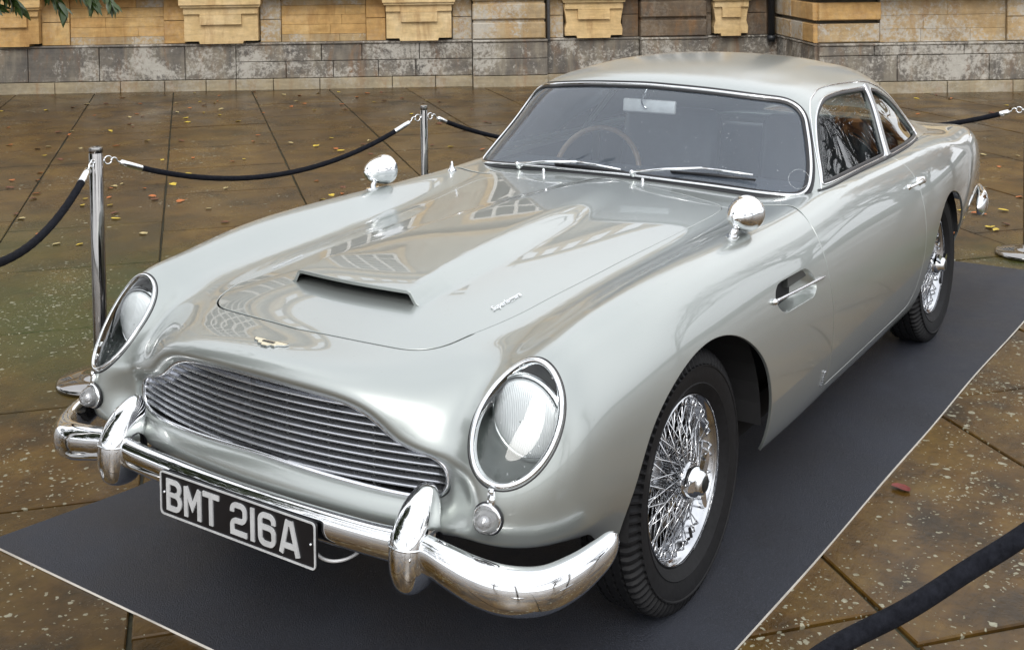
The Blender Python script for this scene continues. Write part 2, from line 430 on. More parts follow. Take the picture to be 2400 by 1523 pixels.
# ================================================================ THE CAR
car = thing('sports_car', 'silver vintage sports coupe with chrome bumpers and wire wheels, parked on a black mat', 'car')
nose = [
 [(0,-.790,.700),(0,-.806,.718),(0,-.800,.740),(0,-.775,.755),(0,-.715,.764),(0,-.60,.778)],
 [(.16,-.783,.694),(.16,-.798,.712),(.162,-.792,.735),(.163,-.765,.751),(.165,-.705,.761),(.17,-.59,.777)],
 [(.275,-.764,.680),(.285,-.778,.697),(.29,-.772,.718),(.30,-.742,.736),(.31,-.685,.750),(.325,-.575,.768)],
 [(.345,-.748,.650),(.358,-.762,.667),(.368,-.756,.688),(.385,-.722,.712),(.40,-.662,.735),(.425,-.54,.762)],
 [(.388,-.738,.617),(.404,-.751,.633),(.42,-.742,.656),(.445,-.708,.685),(.465,-.642,.718),(.485,-.53,.757)],
 [(.435,-.726,.597),(.450,-.739,.611),(.475,-.726,.630),(.508,-.684,.660),(.532,-.618,.706),(.552,-.53,.763)],
 [(.488,-.710,.582),(.503,-.722,.594),(.532,-.716,.610),(.572,-.694,.648),(.605,-.642,.722),(.632,-.545,.795)],
 [(.513,-.700,.562),(.527,-.712,.570),(.562,-.724,.585),(.632,-.728,.612),(.678,-.660,.690),(.705,-.560,.785)],
 [(.519,-.697,.540),(.534,-.710,.542),(.575,-.722,.548),(.650,-.744,.555),(.738,-.672,.612),(.782,-.560,.680)],
 [(.518,-.697,.520),(.533,-.710,.518),(.580,-.724,.514),(.655,-.749,.508),(.752,-.680,.525),(.802,-.560,.560)],
 [(.508,-.701,.500),(.522,-.714,.492),(.570,-.732,.476),(.648,-.745,.458),(.742,-.680,.452),(.795,-.560,.460)],
 [(.478,-.710,.487),(.485,-.724,.474),(.530,-.736,.450),(.615,-.735,.438),(.705,-.672,.425),(.765,-.555,.410)],
 [(.42,-.727,.484),(.425,-.742,.470),(.455,-.745,.430),(.52,-.705,.415),(.60,-.635,.405),(.69,-.53,.38)],
 [(.30,-.755,.490),(.303,-.772,.475),(.32,-.775,.430),(.36,-.725,.380),(.42,-.645,.352),(.5,-.52,.335)],
 [(.15,-.777,.499),(.15,-.795,.484),(.16,-.797,.438),(.18,-.74,.385),(.2,-.65,.35),(.25,-.52,.33)],
 [(0,-.785,.505),(0,-.803,.489),(0,-.805,.442),(0,-.745,.388),(0,-.65,.35),(0,-.52,.33)]]
secs = [
 (-.40, [(0,.818),(.17,.816),(.32,.803),(.440,.780),(.505,.777),(.575,.793),(.655,.828),(.735,.795),(.795,.70),(.812,.59),(.808,.47),(.782,.37),(.73,.30),(.55,.29),(.3,.30),(0,.30)]),
 (-.20, [(0,.836),(.17,.834),(.33,.820),(.450,.795),(.518,.791),(.587,.817),(.668,.851),(.752,.818),(.808,.72),(.826,.60),(.823,.47),(.800,.35),(.755,.26),(.6,.24),(.3,.24),(0,.24)]),
 (.05, [(0,.850),(.17,.847),(.335,.832),(.452,.805),(.52,.802),(.592,.831),(.672,.864),(.757,.832),(.812,.73),(.834,.61),(.831,.47),(.808,.34),(.765,.24),(.65,.2),(.3,.2),(0,.2)]),
 (.40, [(0,.861),(.17,.858),(.34,.842),(.465,.820),(.532,.818),(.602,.840),(.676,.863),(.757,.834),(.812,.74),(.836,.61),(.833,.47),(.81,.34),(.77,.235),(.65,.19),(.3,.19),(0,.19)]),
 (.75, [(0,.868),(.17,.866),(.345,.856),(.490,.842),(.552,.841),(.616,.850),(.682,.860),(.755,.832),(.812,.745),(.838,.61),(.835,.47),(.812,.34),(.772,.23),(.65,.19),(.3,.19),(0,.19)]),
 (1.05, [(0,.874),(.17,.873),(.35,.868),(.50,.862),(.565,.860),(.63,.862),(.695,.862),(.760,.834),(.81,.75),(.838,.61),(.836,.47),(.813,.34),(.773,.235),(.65,.19),(.3,.19),(0,.19)]),
 (1.4, [(0,.88),(.17,.88),(.35,.876),(.50,.872),(.575,.870),(.64,.874),(.702,.873),(.762,.840),(.81,.75),(.838,.61),(.836,.47),(.812,.34),(.772,.235),(.65,.19),(.3,.19),(0,.19)]),
 (1.9, [(0,.88),(.17,.88),(.35,.876),(.50,.872),(.575,.870),(.64,.872),(.702,.868),(.762,.836),(.812,.75),(.84,.61),(.836,.47),(.812,.34),(.77,.235),(.65,.19),(.3,.19),(0,.19)]),
 (2.35, [(0,.89),(.17,.89),(.35,.882),(.50,.874),(.575,.868),(.64,.867),(.698,.863),(.760,.832),(.814,.745),(.838,.61),(.832,.47),(.80,.34),(.76,.24),(.65,.2),(.3,.2),(0,.2)]),
 (2.75, [(0,.90),(.17,.90),(.34,.892),(.46,.874),(.53,.858),(.61,.852),(.682,.848),(.748,.815),(.798,.73),(.817,.61),(.808,.48),(.775,.37),(.73,.28),(.6,.25),(.3,.25),(0,.25)]),
 (3.1, [(0,.865),(.17,.865),(.33,.857),(.45,.842),(.525,.825),(.60,.818),(.668,.815),(.728,.785),(.768,.71),(.782,.61),(.775,.5),(.743,.40),(.69,.32),(.55,.29),(.3,.29),(0,.29)]),
 (3.4, [(0,.835),(.17,.835),(.32,.828),(.43,.812),(.51,.803),(.58,.804),(.648,.802),(.703,.770),(.734,.70),(.744,.61),(.738,.52),(.714,.43),(.65,.37),(.5,.34),(.25,.34),(0,.34)]),
 (3.58, [(0,.80),(.16,.80),(.3,.792),(.40,.785),(.48,.782),(.55,.783),(.622,.780),(.675,.748),(.704,.685),(.712,.60),(.707,.51),(.683,.43),(.62,.38),(.46,.36),(.25,.36),(0,.36)]),
 (3.665, [(0,.765),(.15,.765),(.28,.758),(.38,.752),(.46,.750),(.53,.751),(.600,.747),(.650,.718),(.676,.665),(.682,.59),(.677,.51),(.652,.44),(.58,.40),(.43,.385),(.2,.385),(0,.385)]),
 (3.70, [(0,.71),(.13,.71),(.25,.71),(.34,.705),(.41,.70),(.47,.70),(.53,.695),(.575,.675),(.60,.64),(.605,.59),(.60,.53),(.575,.48),(.51,.445),(.38,.43),(.18,.43),(0,.43)]),
 (3.705, [(0,.66),(.1,.66),(.2,.66),(.27,.655),(.33,.65),(.38,.645),(.42,.64),(.45,.625),(.46,.61),(.462,.59),(.46,.575),(.44,.56),(.41,.55),(.3,.545),(.15,.54),(0,.54)])]
net = []
for k in range(6): net.append([nose[t][k] for t in range(16)])
for y, r in secs: net.append([(x, y, z) for x, z in r])
P, N = surface(net, 14, 12, .85, .85, sym_end=True)
nose_edge = P[0].copy(); nose_edge_n = N[0].copy()
Bd = tri_grid(P, N); FULL = Field(Bd)

def yz(q): return q['v'][:, 1:3]
def xy(q): return q['v'][:, 0:2]
# wheel arches
ARCH_F = poly_smooth([(-.398,.30),(-.385,.44),(-.30,.585),(-.15,.672),(.03,.700),(.20,.662),(.345,.56),(.430,.42),(.472,.27),(.50,.05),(-.40,.05)], 10)
ARCH_R = poly_smooth([(2.08,.05),(2.10,.32),(2.165,.47),(2.30,.60),(2.47,.652),(2.64,.62),(2.775,.52),(2.855,.38),(2.875,.22),(2.88,.05)], 10)
for A in (ARCH_F, ARCH_R):
    f = np.maximum(sdist(yz(Bd), A), .42-Bd['v'][:, 0])
    Bd = split(Bd, f)[1]
Bd = split(Bd, np.where((Bd['v'][:, 2] < .42), Bd['n'][:, 2]+.62, 1.))[1]
# headlight aperture
HC = Vector((.661,-.642,.679)); E1 = Vector((.012,.185,.233)).normalized(); E2 = (Vector((1,.10,0))-E1*Vector((1,.10,0)).dot(E1)).normalized(); EN = E2.cross(E1)
if EN.y > 0: EN = -EN
HA, HB = .139, .0915
def hl_f(q, sc=1.0):
    d = q['v']-np.array(HC); a = d@np.array(E1); b_ = d@np.array(E2); dn = d@np.array(EN)
    b_ = b_ + .10*a*0
    wd = HB
    r = np.sqrt((a/(HA*sc))**2+(b_/(wd*sc))**2)
    return np.where((np.abs(dn) < .12) & (q['v'][:, 1] < -.4), (r-1)*HB, 1.)
cover, Bd = split(Bd, hl_f(Bd))
# cabin opening
CAB = round_poly([(-.3,1.075),(.45,1.065),(.645,1.10),(.672,1.22),(.678,2.0),(.655,2.45),(.56,2.62),(.30,2.70),(-.3,2.70)], .06)
f = np.where(Bd['v'][:, 2] > .6, sdist(xy(Bd), CAB), 1.); Bd = split(Bd, f)[1]
# bonnet
HOOD = round_poly([(-.5,-.637),(0,-.637),(.2,-.622),(.375,-.585),(.440,-.33),(.449,-.04),(.455,.25),(.470,.48),(.495,.78),(.490,.875),(.30,.925),(.17,.955),(0,.99),(-.5,.99)],
                  [0,0,.1,.09,.1,.1,.1,.1,.04,.05,.1,.1,.02,0], 8)
f = np.where(Bd['v'][:, 2] > .6, sdist(xy(Bd), HOOD), 1.)
gapw = np.where(Bd['v'][:, 1] < -.45, .0038, .0020)
hood, rest = split(Bd, f+gapw)
f = np.where(rest['v'][:, 2] > .6, sdist(xy(rest), HOOD), 1.); gapw = np.where(rest['v'][:, 1] < -.45, .0038, .0020); Bd = split(rest, f-gapw)[1]
# door
DOOR = round_poly([(1.02,.95),(.985,.872),(.915,.845),(.897,.78),(.905,.65),(.930,.50),(.952,.286),(1.3,.286),(1.8,.292),(1.965,.30),(2.03,.45),(2.04,.65),(2.04,.78),(2.005,.866),(2.0,.95)],
                  [0,.02,.03,.1,.1,.1,.015,.1,.1,.10,.15,.1,.1,.03,0], 6)
f = np.where(Bd['v'][:, 0] > .5, sdist(yz(Bd), DOOR), 1.)
door, rest = split(Bd, f+.003)
f = np.where(rest['v'][:, 0] > .5, sdist(yz(rest), DOOR), 1.); Bd = split(rest, f-.003)[1]
# side vent
VENT = round_poly([(.462,.705),(.50,.732),(.735,.727),(.782,.690),(.792,.655),(.760,.632),(.52,.640),(.475,.665)], .03, 5)
f = np.where(Bd['v'][:, 0] > .5, sdist(yz(Bd), VENT), 1.); vent_skin, Bd = split(Bd, f)

# bonnet scoop: raised spear tapering to the windscreen, open mouth at the front
def w0(y): return np.interp(y, [-.5,-.40,-.30,0,.4,.8,.99], [.188,.184,.165,.125,.080,.030,.004])
def w1(y): return np.interp(y, [-.5,-.40,-.30,0,.4,.8,.99], [.224,.226,.245,.250,.225,.16,.09])
def hh(y): return np.interp(y, [-.5,-.40,-.30,0,.4,.8,.96,1.0], [.037,.037,.036,.031,.023,.013,.008,.005])
def bumpf(x, y):
    a, b_ = w0(y), w1(y); u = np.clip((np.abs(x)-a)/(b_-a), 0, 1)
    return hh(y)*(1-u*u*u*(u*(6*u-15)+10))
def mouth_y(x): return -.440+.35*x*x
f = np.where(np.abs(hood['v'][:, 0]) < .25, hood['v'][:, 1]-mouth_y(hood['v'][:, 0]), hood['v'][:, 1]+.35)
h_front, h_back = split(hood, f)
def add_bump(q):
    x, y = q['v'][:, 0], q['v'][:, 1]; e = 1e-3
    h = bumpf(x, y); gx = (bumpf(x+e, y)-bumpf(x-e, y))/(2*e); gy = (bumpf(x, y+e)-bumpf(x, y-e))/(2*e)
    n = q['n']; nz = np.maximum(n[:, 2], .2); G_ = np.stack([n[:, 0]/nz-gx, n[:, 1]/nz-gy, np.ones(len(x))], 1)
    q['v'][:, 2] += h; q['n'] = G_/np.linalg.norm(G_, axis=1)[:, None]; return q
h_back = add_bump(h_back); HF = Field(h_back)
def both(q): return merge(q, mirrored(q))
mobj('bonnet', both(merge(rimmed(h_front, .010), rimmed(h_back, .010))), M['paint'], car)
# floor and throat of the scoop
V = []; F = []; nx_, ny_ = 33, 14
for j in range(ny_):
    for i in range(nx_):
        x = -.225+.45*i/(nx_-1); y = mouth_y(x)+.001+.22*j/(ny_-1)
        z = FULL.z(abs(x), y)[0].z; V.append((x, y, z-.001-.07*(j/(ny_-1))**1.6))
for j in range(ny_-1):
    for i in range(nx_-1): a = j*nx_+i; F.append((a, a+1, a+nx_+1, a+nx_))
fastmesh('scoop_floor', V, F, M['paint'], car)
g = G(); g.box((-.17,-.20,.70), (.17,-.19,.855)); g.obj('scoop_shade_wall', M['black'], car, False)  # black wall stands in for the shade deep inside the scoop

shell = rimmed(Bd, .009)
# inward return of the grille mouth
ring = nose_edge; k = len(ring); V = [ring]; NN = [nose_edge_n]
cen = np.array([0, 0, .59])
for st_, (dy, sc) in enumerate(((.006,.992),(.020,.985),(.075,.975))):
    r2 = ring.copy(); r2[:, 1] += dy; r2[:, 2] = cen[2]+(ring[:, 2]-cen[2])*sc; r2[:, 0] = ring[:, 0]*(1-(1-sc)*.6); V.append(r2)
    inn = np.stack([-ring[:, 0]*.3, np.zeros(k), -(ring[:, 2]-cen[2])], 1); NN.append(inn/np.maximum(np.linalg.norm(inn, axis=1), 1e-6)[:, None])
T = []
for r in range(3):
    for i in range(k-1): a = r*k+i; T += [(a, a+k, a+1), (a+1, a+k, a+k+1)]
throat = dict(v=np.concatenate(V), n=np.concatenate(NN), t=np.array(T), c=np.zeros(4*k, bool))
mobj('body_shell', both(merge(shell, throat)), M['paint'], car)
dd = rimmed(door, .02)
near_door = mobj('door', dd, M['paint'], car); far_door = mobj('door', mirrored(dd), M['paint'], car)

# ---------------------------------------------------------------- greenhouse
ghx = [
 [(0,1.03,.862),(.2,1.028,.861),(.38,1.025,.857),(.53,1.03,.852),(.63,1.06,.848),(.683,1.12,.843),(.708,1.19,.840),(.722,1.24,.836),(.730,1.29,.830)],
 [(0,1.098,.965),(.195,1.10,.964),(.365,1.105,.959),(.505,1.12,.951),(.603,1.158,.942),(.655,1.22,.930),(.684,1.28,.912),(.706,1.34,.878),(.729,1.40,.832)],
 [(0,1.178,1.080),(.185,1.182,1.078),(.345,1.192,1.072),(.475,1.218,1.062),(.567,1.262,1.048),(.618,1.33,1.028),(.655,1.41,.985),(.690,1.47,.915),(.727,1.53,.835)],
 [(0,1.270,1.192),(.175,1.275,1.190),(.325,1.290,1.182),(.445,1.325,1.170),(.533,1.38,1.152),(.590,1.46,1.122),(.630,1.54,1.053),(.674,1.60,.953),(.725,1.65,.838)],
 [(0,1.42,1.234),(.17,1.43,1.231),(.31,1.45,1.222),(.425,1.49,1.206),(.517,1.55,1.186),(.580,1.62,1.140),(.626,1.68,1.060),(.671,1.73,.955),(.724,1.78,.84)],
 [(0,1.65,1.255),(.165,1.65,1.252),(.30,1.665,1.243),(.415,1.69,1.224),(.508,1.735,1.193),(.573,1.79,1.148),(.621,1.84,1.062),(.668,1.88,.956),(.723,1.92,.84)],
 [(0,1.92,1.258),(.165,1.92,1.255),(.295,1.93,1.245),(.408,1.95,1.224),(.500,1.98,1.188),(.566,2.02,1.138),(.616,2.05,1.055),(.663,2.08,.952),(.720,2.10,.84)],
 [(0,2.18,1.243),(.16,2.18,1.240),(.29,2.19,1.228),(.398,2.20,1.203),(.490,2.22,1.172),(.557,2.25,1.121),(.606,2.27,1.028),(.655,2.29,.940),(.712,2.30,.838)],
 [(0,2.43,1.205),(.155,2.43,1.201),(.28,2.44,1.187),(.383,2.44,1.175),(.473,2.45,1.136),(.544,2.47,1.078),(.597,2.48,.997),(.642,2.49,.910),(.700,2.50,.832)],
 [(0,2.68,1.158),(.15,2.68,1.154),(.27,2.68,1.136),(.362,2.68,1.116),(.450,2.69,1.071),(.522,2.70,1.004),(.577,2.70,.935),(.625,2.71,.875),(.684,2.71,.82)],
 [(0,2.92,1.072),(.15,2.92,1.067),(.26,2.92,1.048),(.34,2.92,1.012),(.415,2.92,.965),(.486,2.92,.912),(.548,2.92,.872),(.605,2.92,.840),(.665,2.92,.80)],
 [(0,3.15,.975),(.15,3.15,.970),(.25,3.15,.955),(.32,3.15,.925),(.39,3.15,.890),(.46,3.15,.855),(.52,3.15,.830),(.58,3.15,.805),(.64,3.15,.77)],
 [(0,3.38,.87),(.15,3.38,.868),(.25,3.38,.855),(.32,3.38,.84),(.39,3.38,.82),(.46,3.38,.80),(.52,3.38,.785),(.57,3.38,.765),(.62,3.38,.73)]]
P2, N2 = surface(ghx, 14, 14, .85, .85)
Gh = tri_grid(P2, N2); GF = Field(Gh)
def xz(q): return q['v'][:, [0, 2]]
# windscreen aperture in front view
WS = round_poly([(-.5,.888),(0,.888),(.40,.882),(.672,.866),(.655,.93),(.560,1.145),(.30,1.176),(0,1.186),(-.5,1.186)], [0,.05,.1,.05,.1,.075,.2,.1,0], 10)
ym = Gh['v'][:, 1]
f = np.where(ym < 1.75, sdist(xz(Gh), WS), 1.)
# keep the windscreen from cutting side wall: limit to the front facing part
lim = (Gh['v'][:, 1]-(1.20+ (Gh['v'][:, 2]-.86)*.80)) 
f = np.maximum(f, np.where(Gh['v'][:, 0] > .3, lim*.7, -1))
ws, Gh = split(Gh, f)
# side windows (y,z)
DL1 = round_poly([(1.235,.884),(1.258,.90),(1.435,1.10),(1.55,1.138),(1.75,1.145),(2.115,1.124),(1.948,.880),(1.6,.884)], [.01,.02,.06,.08,.2,.012,.012,.1], 8)
DL2 = round_poly([(1.998,.876),(2.176,1.114),(2.27,1.100),(2.42,1.050),(2.54,.968),(2.605,.888),(2.58,.870),(2.3,.874)], [.012,.015,.1,.1,.1,.02,.02,.1], 8)
FRAMES = round_poly([(1.215,.84),(1.215,.872),(1.452,1.125),(1.54,1.152),(1.70,1.155),(2.07,1.130),(2.22,1.107),(2.38,1.053),(2.54,.955),(2.595,.885),(2.57,.84)], [0,.02,.06,.1,.2,.1,.1,.1,.1,.04,0], 8)
def side(q, poly): return np.where(q['v'][:, 0] > .42, sdist(yz(q), poly), 1.)
w1_, Gh = split(Gh, side(Gh, DL1)); w2_, Gh = split(Gh, side(Gh, DL2))
# rear screen
RS = round_poly([(-.5,2.62),(.28,2.62),(.345,2.67),(.37,2.80),(.36,2.98),(-.5,3.01)], [0,.1,.08,.1,.08,0], 8)
f = np.where(Gh['v'][:, 2] > .9, sdist(xy(Gh), RS), 1.); rs, Gh = split(Gh, f)
# trim buried skirt below the body surface
mobj('roof', both(rimmed(Gh, .012)), M['paint_wet'], car)
def inset(q, d): return dict(v=q['v']-q['n']*d, n=q['n'], t=q['t'], c=q['c'])
mobj('windscreen', both(inset(ws, .004)), M['wet_haze_screen'], car)
for q in (w1_, w2_):
    mobj('side_window', inset(q, .010), M['glass'], car); mobj('side_window', inset(mirrored(q), .010), M['glass'], car)
mobj('rear_window', both(inset(rs, .004)), M['glass'], car)
# roof panel seam
def contour(poly, fld, kind, off=.0):
    o = []; nn = []
    for p in poly:
        if kind == 'xz':
            v, n = fld.near((p[0], p[1]), (0, 2), fld.v[:, 1] < 1.75); q = Vector((p[0], v[1]-(n[0]*(p[0]-v[0])+n[2]*(p[1]-v[2]))/min(n[1], -.15), p[1])); n = Vector(n)
        elif kind == 'yz': q, n = fld.x(p[0], p[1], .42)
        else: q, n = fld.z(p[0], p[1])
        o.append(q+n*off); nn.append(n)
    return o, nn
def boundary_loop(q, minlen=20):
    """ordered boundary of a piece"""
    ed = edges_once(q, False); nx = {}
    vkey = {}; 
    def key(i): return tuple(np.round(q['v'][i], 5))
    for i, j in ed: nx[key(i)] = (key(j), j)
    best = []; seen = set()
    start = {key(i): i for i, j in ed}
    for s in start:
        if s in seen: continue
        loop = []; cur = s; idx = start[s]
        while cur in nx and cur not in seen:
            seen.add(cur); loop.append(idx); cur, idx = nx[cur]
        if len(loop) > len(best): best = loop
    return best
def resample(P, n, closed=True, smooth=2):
    P = np.array(P)
    if closed: P = np.concatenate([P, P[:1]])
    L = np.concatenate([[0], np.cumsum(np.linalg.norm(np.diff(P, axis=0), axis=1))])
    t = np.linspace(0, L[-1], n, endpoint=not closed); O = np.stack([np.interp(t, L, P[:, k]) for k in range(P.shape[1])], 1)
    for _ in range(smooth):
        if closed: O = (np.roll(O, 1, 0)+2*O+np.roll(O, -1, 0))/4
        else: O[1:-1] = (O[:-2]+2*O[1:-1]+O[2:])/4
    return O
def strip(name, loop, nrm, prof, mat, closed=True, parent=None, inner=None):
    """sweep profile [(across, height)] along loop; across points away from the loop interior"""
    L = np.array(loop); Nn = np.array(nrm, float); n = len(L)
    T = (np.roll(L, -1, 0)-np.roll(L, 1, 0)) if closed else np.gradient(L, axis=0)
    T /= np.maximum(np.linalg.norm(T, axis=1), 1e-9)[:, None]; Nn /= np.maximum(np.linalg.norm(Nn, axis=1), 1e-9)[:, None]
    S = np.cross(T, Nn); S /= np.maximum(np.linalg.norm(S, axis=1), 1e-9)[:, None]
    V = np.concatenate([(L+S*a+Nn*h)[:, None] for a, h in prof], 1).reshape(-1, 3); k = len(prof); F = []
    for i in range(n if closed else n-1):
        j = (i+1) % n
        for r in range(k-1): F.append((i*k+r, i*k+r+1, j*k+r+1, j*k+r))
    return fastmesh(name, V, F, mat, parent or car)
def half_round(w, h, n=7, c=0): return [(c-w*math.cos(math.pi*i/(n-1)), h*math.sin(math.pi*i/(n-1))-.001) for i in range(n)]
# windscreen surround: sweep along the full mirrored outline
wsb = both(ws)
def piece_outline(q, n, sm=3):
    """half piece cut at x=0 -> closed full loop with normals, by mirroring"""
    lp = boundary_loop(q); v = q['v'][lp]; nn = q['n'][lp]
    keep = v[:, 0] > 1e-4
    st = 0
    for i in range(len(keep)):
        if not keep[i-1] and keep[i]: st = i; break
    v = np.roll(v, -st, 0); nn = np.roll(nn, -st, 0); keep = np.roll(keep, -st); v = v[keep]; nn = nn[keep]
    fl_ = np.array([-1, 1, 1.]); v = np.concatenate([v, (v*fl_)[::-1]]); nn = np.concatenate([nn, (nn*fl_)[::-1]])
    A = resample(np.concatenate([v, nn], 1), n, True, sm); return A[:, :3], A[:, 3:]
L, Nn = piece_outline(ws, 260)
sgn = 1
cx_ = L.mean(0)
def outward(L, Nn):
    T = np.roll(L, -1, 0)-np.roll(L, 1, 0); S = np.cross(T, Nn); return np.sign(((L-L.mean(0))*S).sum(1).mean())
sgn = outward(L, Nn)
strip('windscreen_seal', L, Nn, [(sgn*a, h) for a, h in half_round(.011, .006, 7, .001)], M['rubber_trim'])
strip('windscreen_trim', L, Nn, [(sgn*a, h) for a, h in half_round(.0062, .011, 7, .005)], M['chrome'])
strip('windscreen_gasket', L, Nn, [(sgn*a, h) for a, h in half_round(.007, .007, 7, .018)], M['rubber_trim'])
L, Nn = piece_outline(rs, 160); sgn = outward(L, Nn)
strip('rear_window_trim', L, Nn, [(sgn*a, h) for a, h in half_round(.008, .0025, 7, .004)], M['rubber_trim'])
def side_trim(name, q, w, h, c, mat, n=160):
    lp = boundary_loop(q); A = resample(np.concatenate([q['v'][lp], q['n'][lp]], 1), n, True, 2); L, Nn = A[:, :3], A[:, 3:]
    sg = outward(L, Nn); o = strip(name, L, Nn, [(sg*a, hh_) for a, hh_ in half_round(w, h, 7, c)], mat); mirror_copy(o); return o
side_trim('window_trim', w1_, .0036, .006, .003, M['chrome']); side_trim('window_trim', w2_, .0036, .006, .003, M['chrome'])
side_trim('window_seal', w1_, .007, .003, -.005, M['rubber_trim']); side_trim('window_seal', w2_, .007, .003, -.005, M['rubber_trim'])
# drip rail above the side windows and post bars between them
pth, nn = contour(poly_smooth([(1.21,.862),(1.29,.955),(1.42,1.115),(1.53,1.158),(1.72,1.170),(2.12,1.147),(2.29,1.118),(2.44,1.068),(2.57,.976),(2.635,.885)], 10, False), GF, 'yz')
for sx in (1, -1):
    fl_ = np.array([sx, 1, 1]); o = strip('drip_rail', np.array(pth)*fl_, np.array(nn)*fl_, half_round(.0034, .005, 6), M['chrome'], False)
pth, nn = contour(poly_smooth([(1.972,.874),(2.056,1.00),(2.146,1.132)], 8, False), GF, 'yz')
for sx in (1, -1):
    fl_ = np.array([sx, 1, 1])
    for off, w_, h_, mm_ in ((-.014, .0036, .010, 'chrome'), (0, .010, .004, 'rubber_trim'), (.014, .0036, .010, 'steel_post'), (.002, .0022, .009, 'steel_post')):
        L = np.array(pth)*fl_; L[:, 1] += off; strip('pillar_bar', L, np.array(nn)*fl_, half_round(w_, h_, 6), M[mm_], False)
# belt line finisher under the windows
pth, nn = contour(poly_smooth([(1.20,.868),(1.6,.872),(2.1,.866),(2.55,.862)], 14, False), GF, 'yz')
for sx in (1, -1):
    fl_ = np.array([sx, 1, 1]); strip('belt_finisher', np.array(pth)*fl_, np.array(nn)*fl_, half_round(.006, .006, 6), M['rubber_trim'], False)
# ---------------------------------------------------------------- headlights
def ring_pts(sc, n=72, dn=0):
    o = []; nn = []
    for k in range(n):
        a = 2*math.pi*k/n; ca, sa = math.cos(a), math.sin(a)
        A = HA*sc*ca; w = HB*sc
        p = HC+E1*A+E2*(w*sa)
        v, nrm = Cov.near(p); t = (v-np.array(p)) @ nrm / (np.array(EN) @ nrm)
        o.append(p+EN*float(t)+EN*dn); nn.append(Vector(nrm))
    return o, nn
Cov = Field(cover)
cov_in, cov_out = split(cover, hl_f(cover, .97))
ro, rn = ring_pts(1.0); sg = outward(np.array(ro), np.array(rn))
LC = Vector((.650, -.580, .668))
def both_sides(fn):
    o = fn(); os_ = [o]+list(o.children)
    c = mirror_copy(o)
    for ch in o.children: k = mirror_copy(ch); k.parent = c
    return o, c
def headlight():
    rim = strip('headlight', ro, rn, [(sg*a, h) for a, h in [(.007, -.006), (.0055, .003), (.0025, .006), (-.0025, .006), (-.0055, .003), (-.0068, -.002), (-.0068, -.010)]], M['chrome'])
    strip('rim_gasket', ro, rn, [(sg*.0075, .001), (sg*.0095, .0022), (sg*.0115, .0)], M['rubber_trim'], parent=rim)
    fastmesh('cover_glass', cov_in['v']+cov_in['n']*.001, cov_in['t'], M['clear_glass'], rim, cov_in['n'])
    # bowl
    rings = [ring_pts(.98)[0]]
    for u, rad, dy in ((.35, .122, .0), (.7, .108, .01), (1.0, .100, .02), (1.0, .02, .03)):
        rr = []
        for k in range(72):
            a = 2*math.pi*k/72; c = LC+Vector((math.sin(a)*rad, dy, math.cos(a)*rad)); p0 = rings[0][k]
            q = p0.lerp(c, u); q.y = max(q.y, p0.y+.004+u*.03); rr.append(q)
        rings.append(rr)
    V = [p for r in rings for p in r]; F = [(r*72+k, r*72+(k+1) % 72, (r+1)*72+(k+1) % 72, (r+1)*72+k) for r in range(4) for k in range(72)]
    fastmesh('lamp_bowl', V, F, M['lamp_bowl'], rim)
    mt = Matrix.Translation(LC) @ Matrix.Rotation(math.radians(90), 4, 'X')
    g = G(); g.lathe([(.082, -.01), (.0985, -.006), (.1, .004), (.096, .011), (.088, .013), (.086, .006)], 48, mt); g.obj('lamp_ring', M['chrome'], rim)
    g = G(); g.lathe([(.0865*math.sin(t), .012+.026*(math.cos(t)-0)*1.0-.004) for t in np.linspace(math.pi/2, 0.02, 12)], 48, mt); g.obj('lens', M['lens'], rim)
    # clamp at the foot of the rim
    p, n = ro[36], rn[36]; p2, n2 = FULL.y(.661, .545, -.5)
    fm = frame(n2, Vector((0, 0, 1)), p2+Vector(n2)*.004)
    g = G(); g.box((-.008, -.018, -.004), (.008, .020, .004), fm); g.box((-.006, .012, .002), (.006, .026, .009), fm)
    g.lathe([(0, .006), (.003, .006), (.003, .003)], 10, fm @ Matrix.Translation((0, -.009, 0))); o = g.obj('rim_clamp', M['chrome'], rim)
    return rim
both_sides(headlight)
def sidelight():
    p, n = FULL.y(.655, .507, -.5); n = Vector((n.x*.6, n.y, n.z*.6)).normalized(); fm = frame(n, Vector((0, 0, 1)), p-n*.004)
    g = G(); g.lathe([(.0, .0), (.0345, .0), (.0355, .006), (.033, .008)], 36, fm); b0 = g.obj('side_light', M['rubber_trim'], car)
    g = G(); g.lathe([(.033, .006), (.0325, .012), (.029, .014), (.0265, .010)], 36, fm); g.obj('bezel', M['chrome'], b0)
    pr = []
    for i in range(15):
        u = i/14; r = .0275*math.sqrt(max(0, 1-u**2.2)); pr.append((r+(.0007 if i % 2 else 0), .010+.036*u))
    g = G(); g.lathe(pr, 36, fm); g.obj('ribbed_lens', M['side_lens'], b0)
    g = G(); g.lathe([(.001, .03), (.008, .026), (.010, .018), (.006, .008)], 14, fm); g.obj('bulb', M['alloy'], b0)
    return b0
both_sides(sidelight)

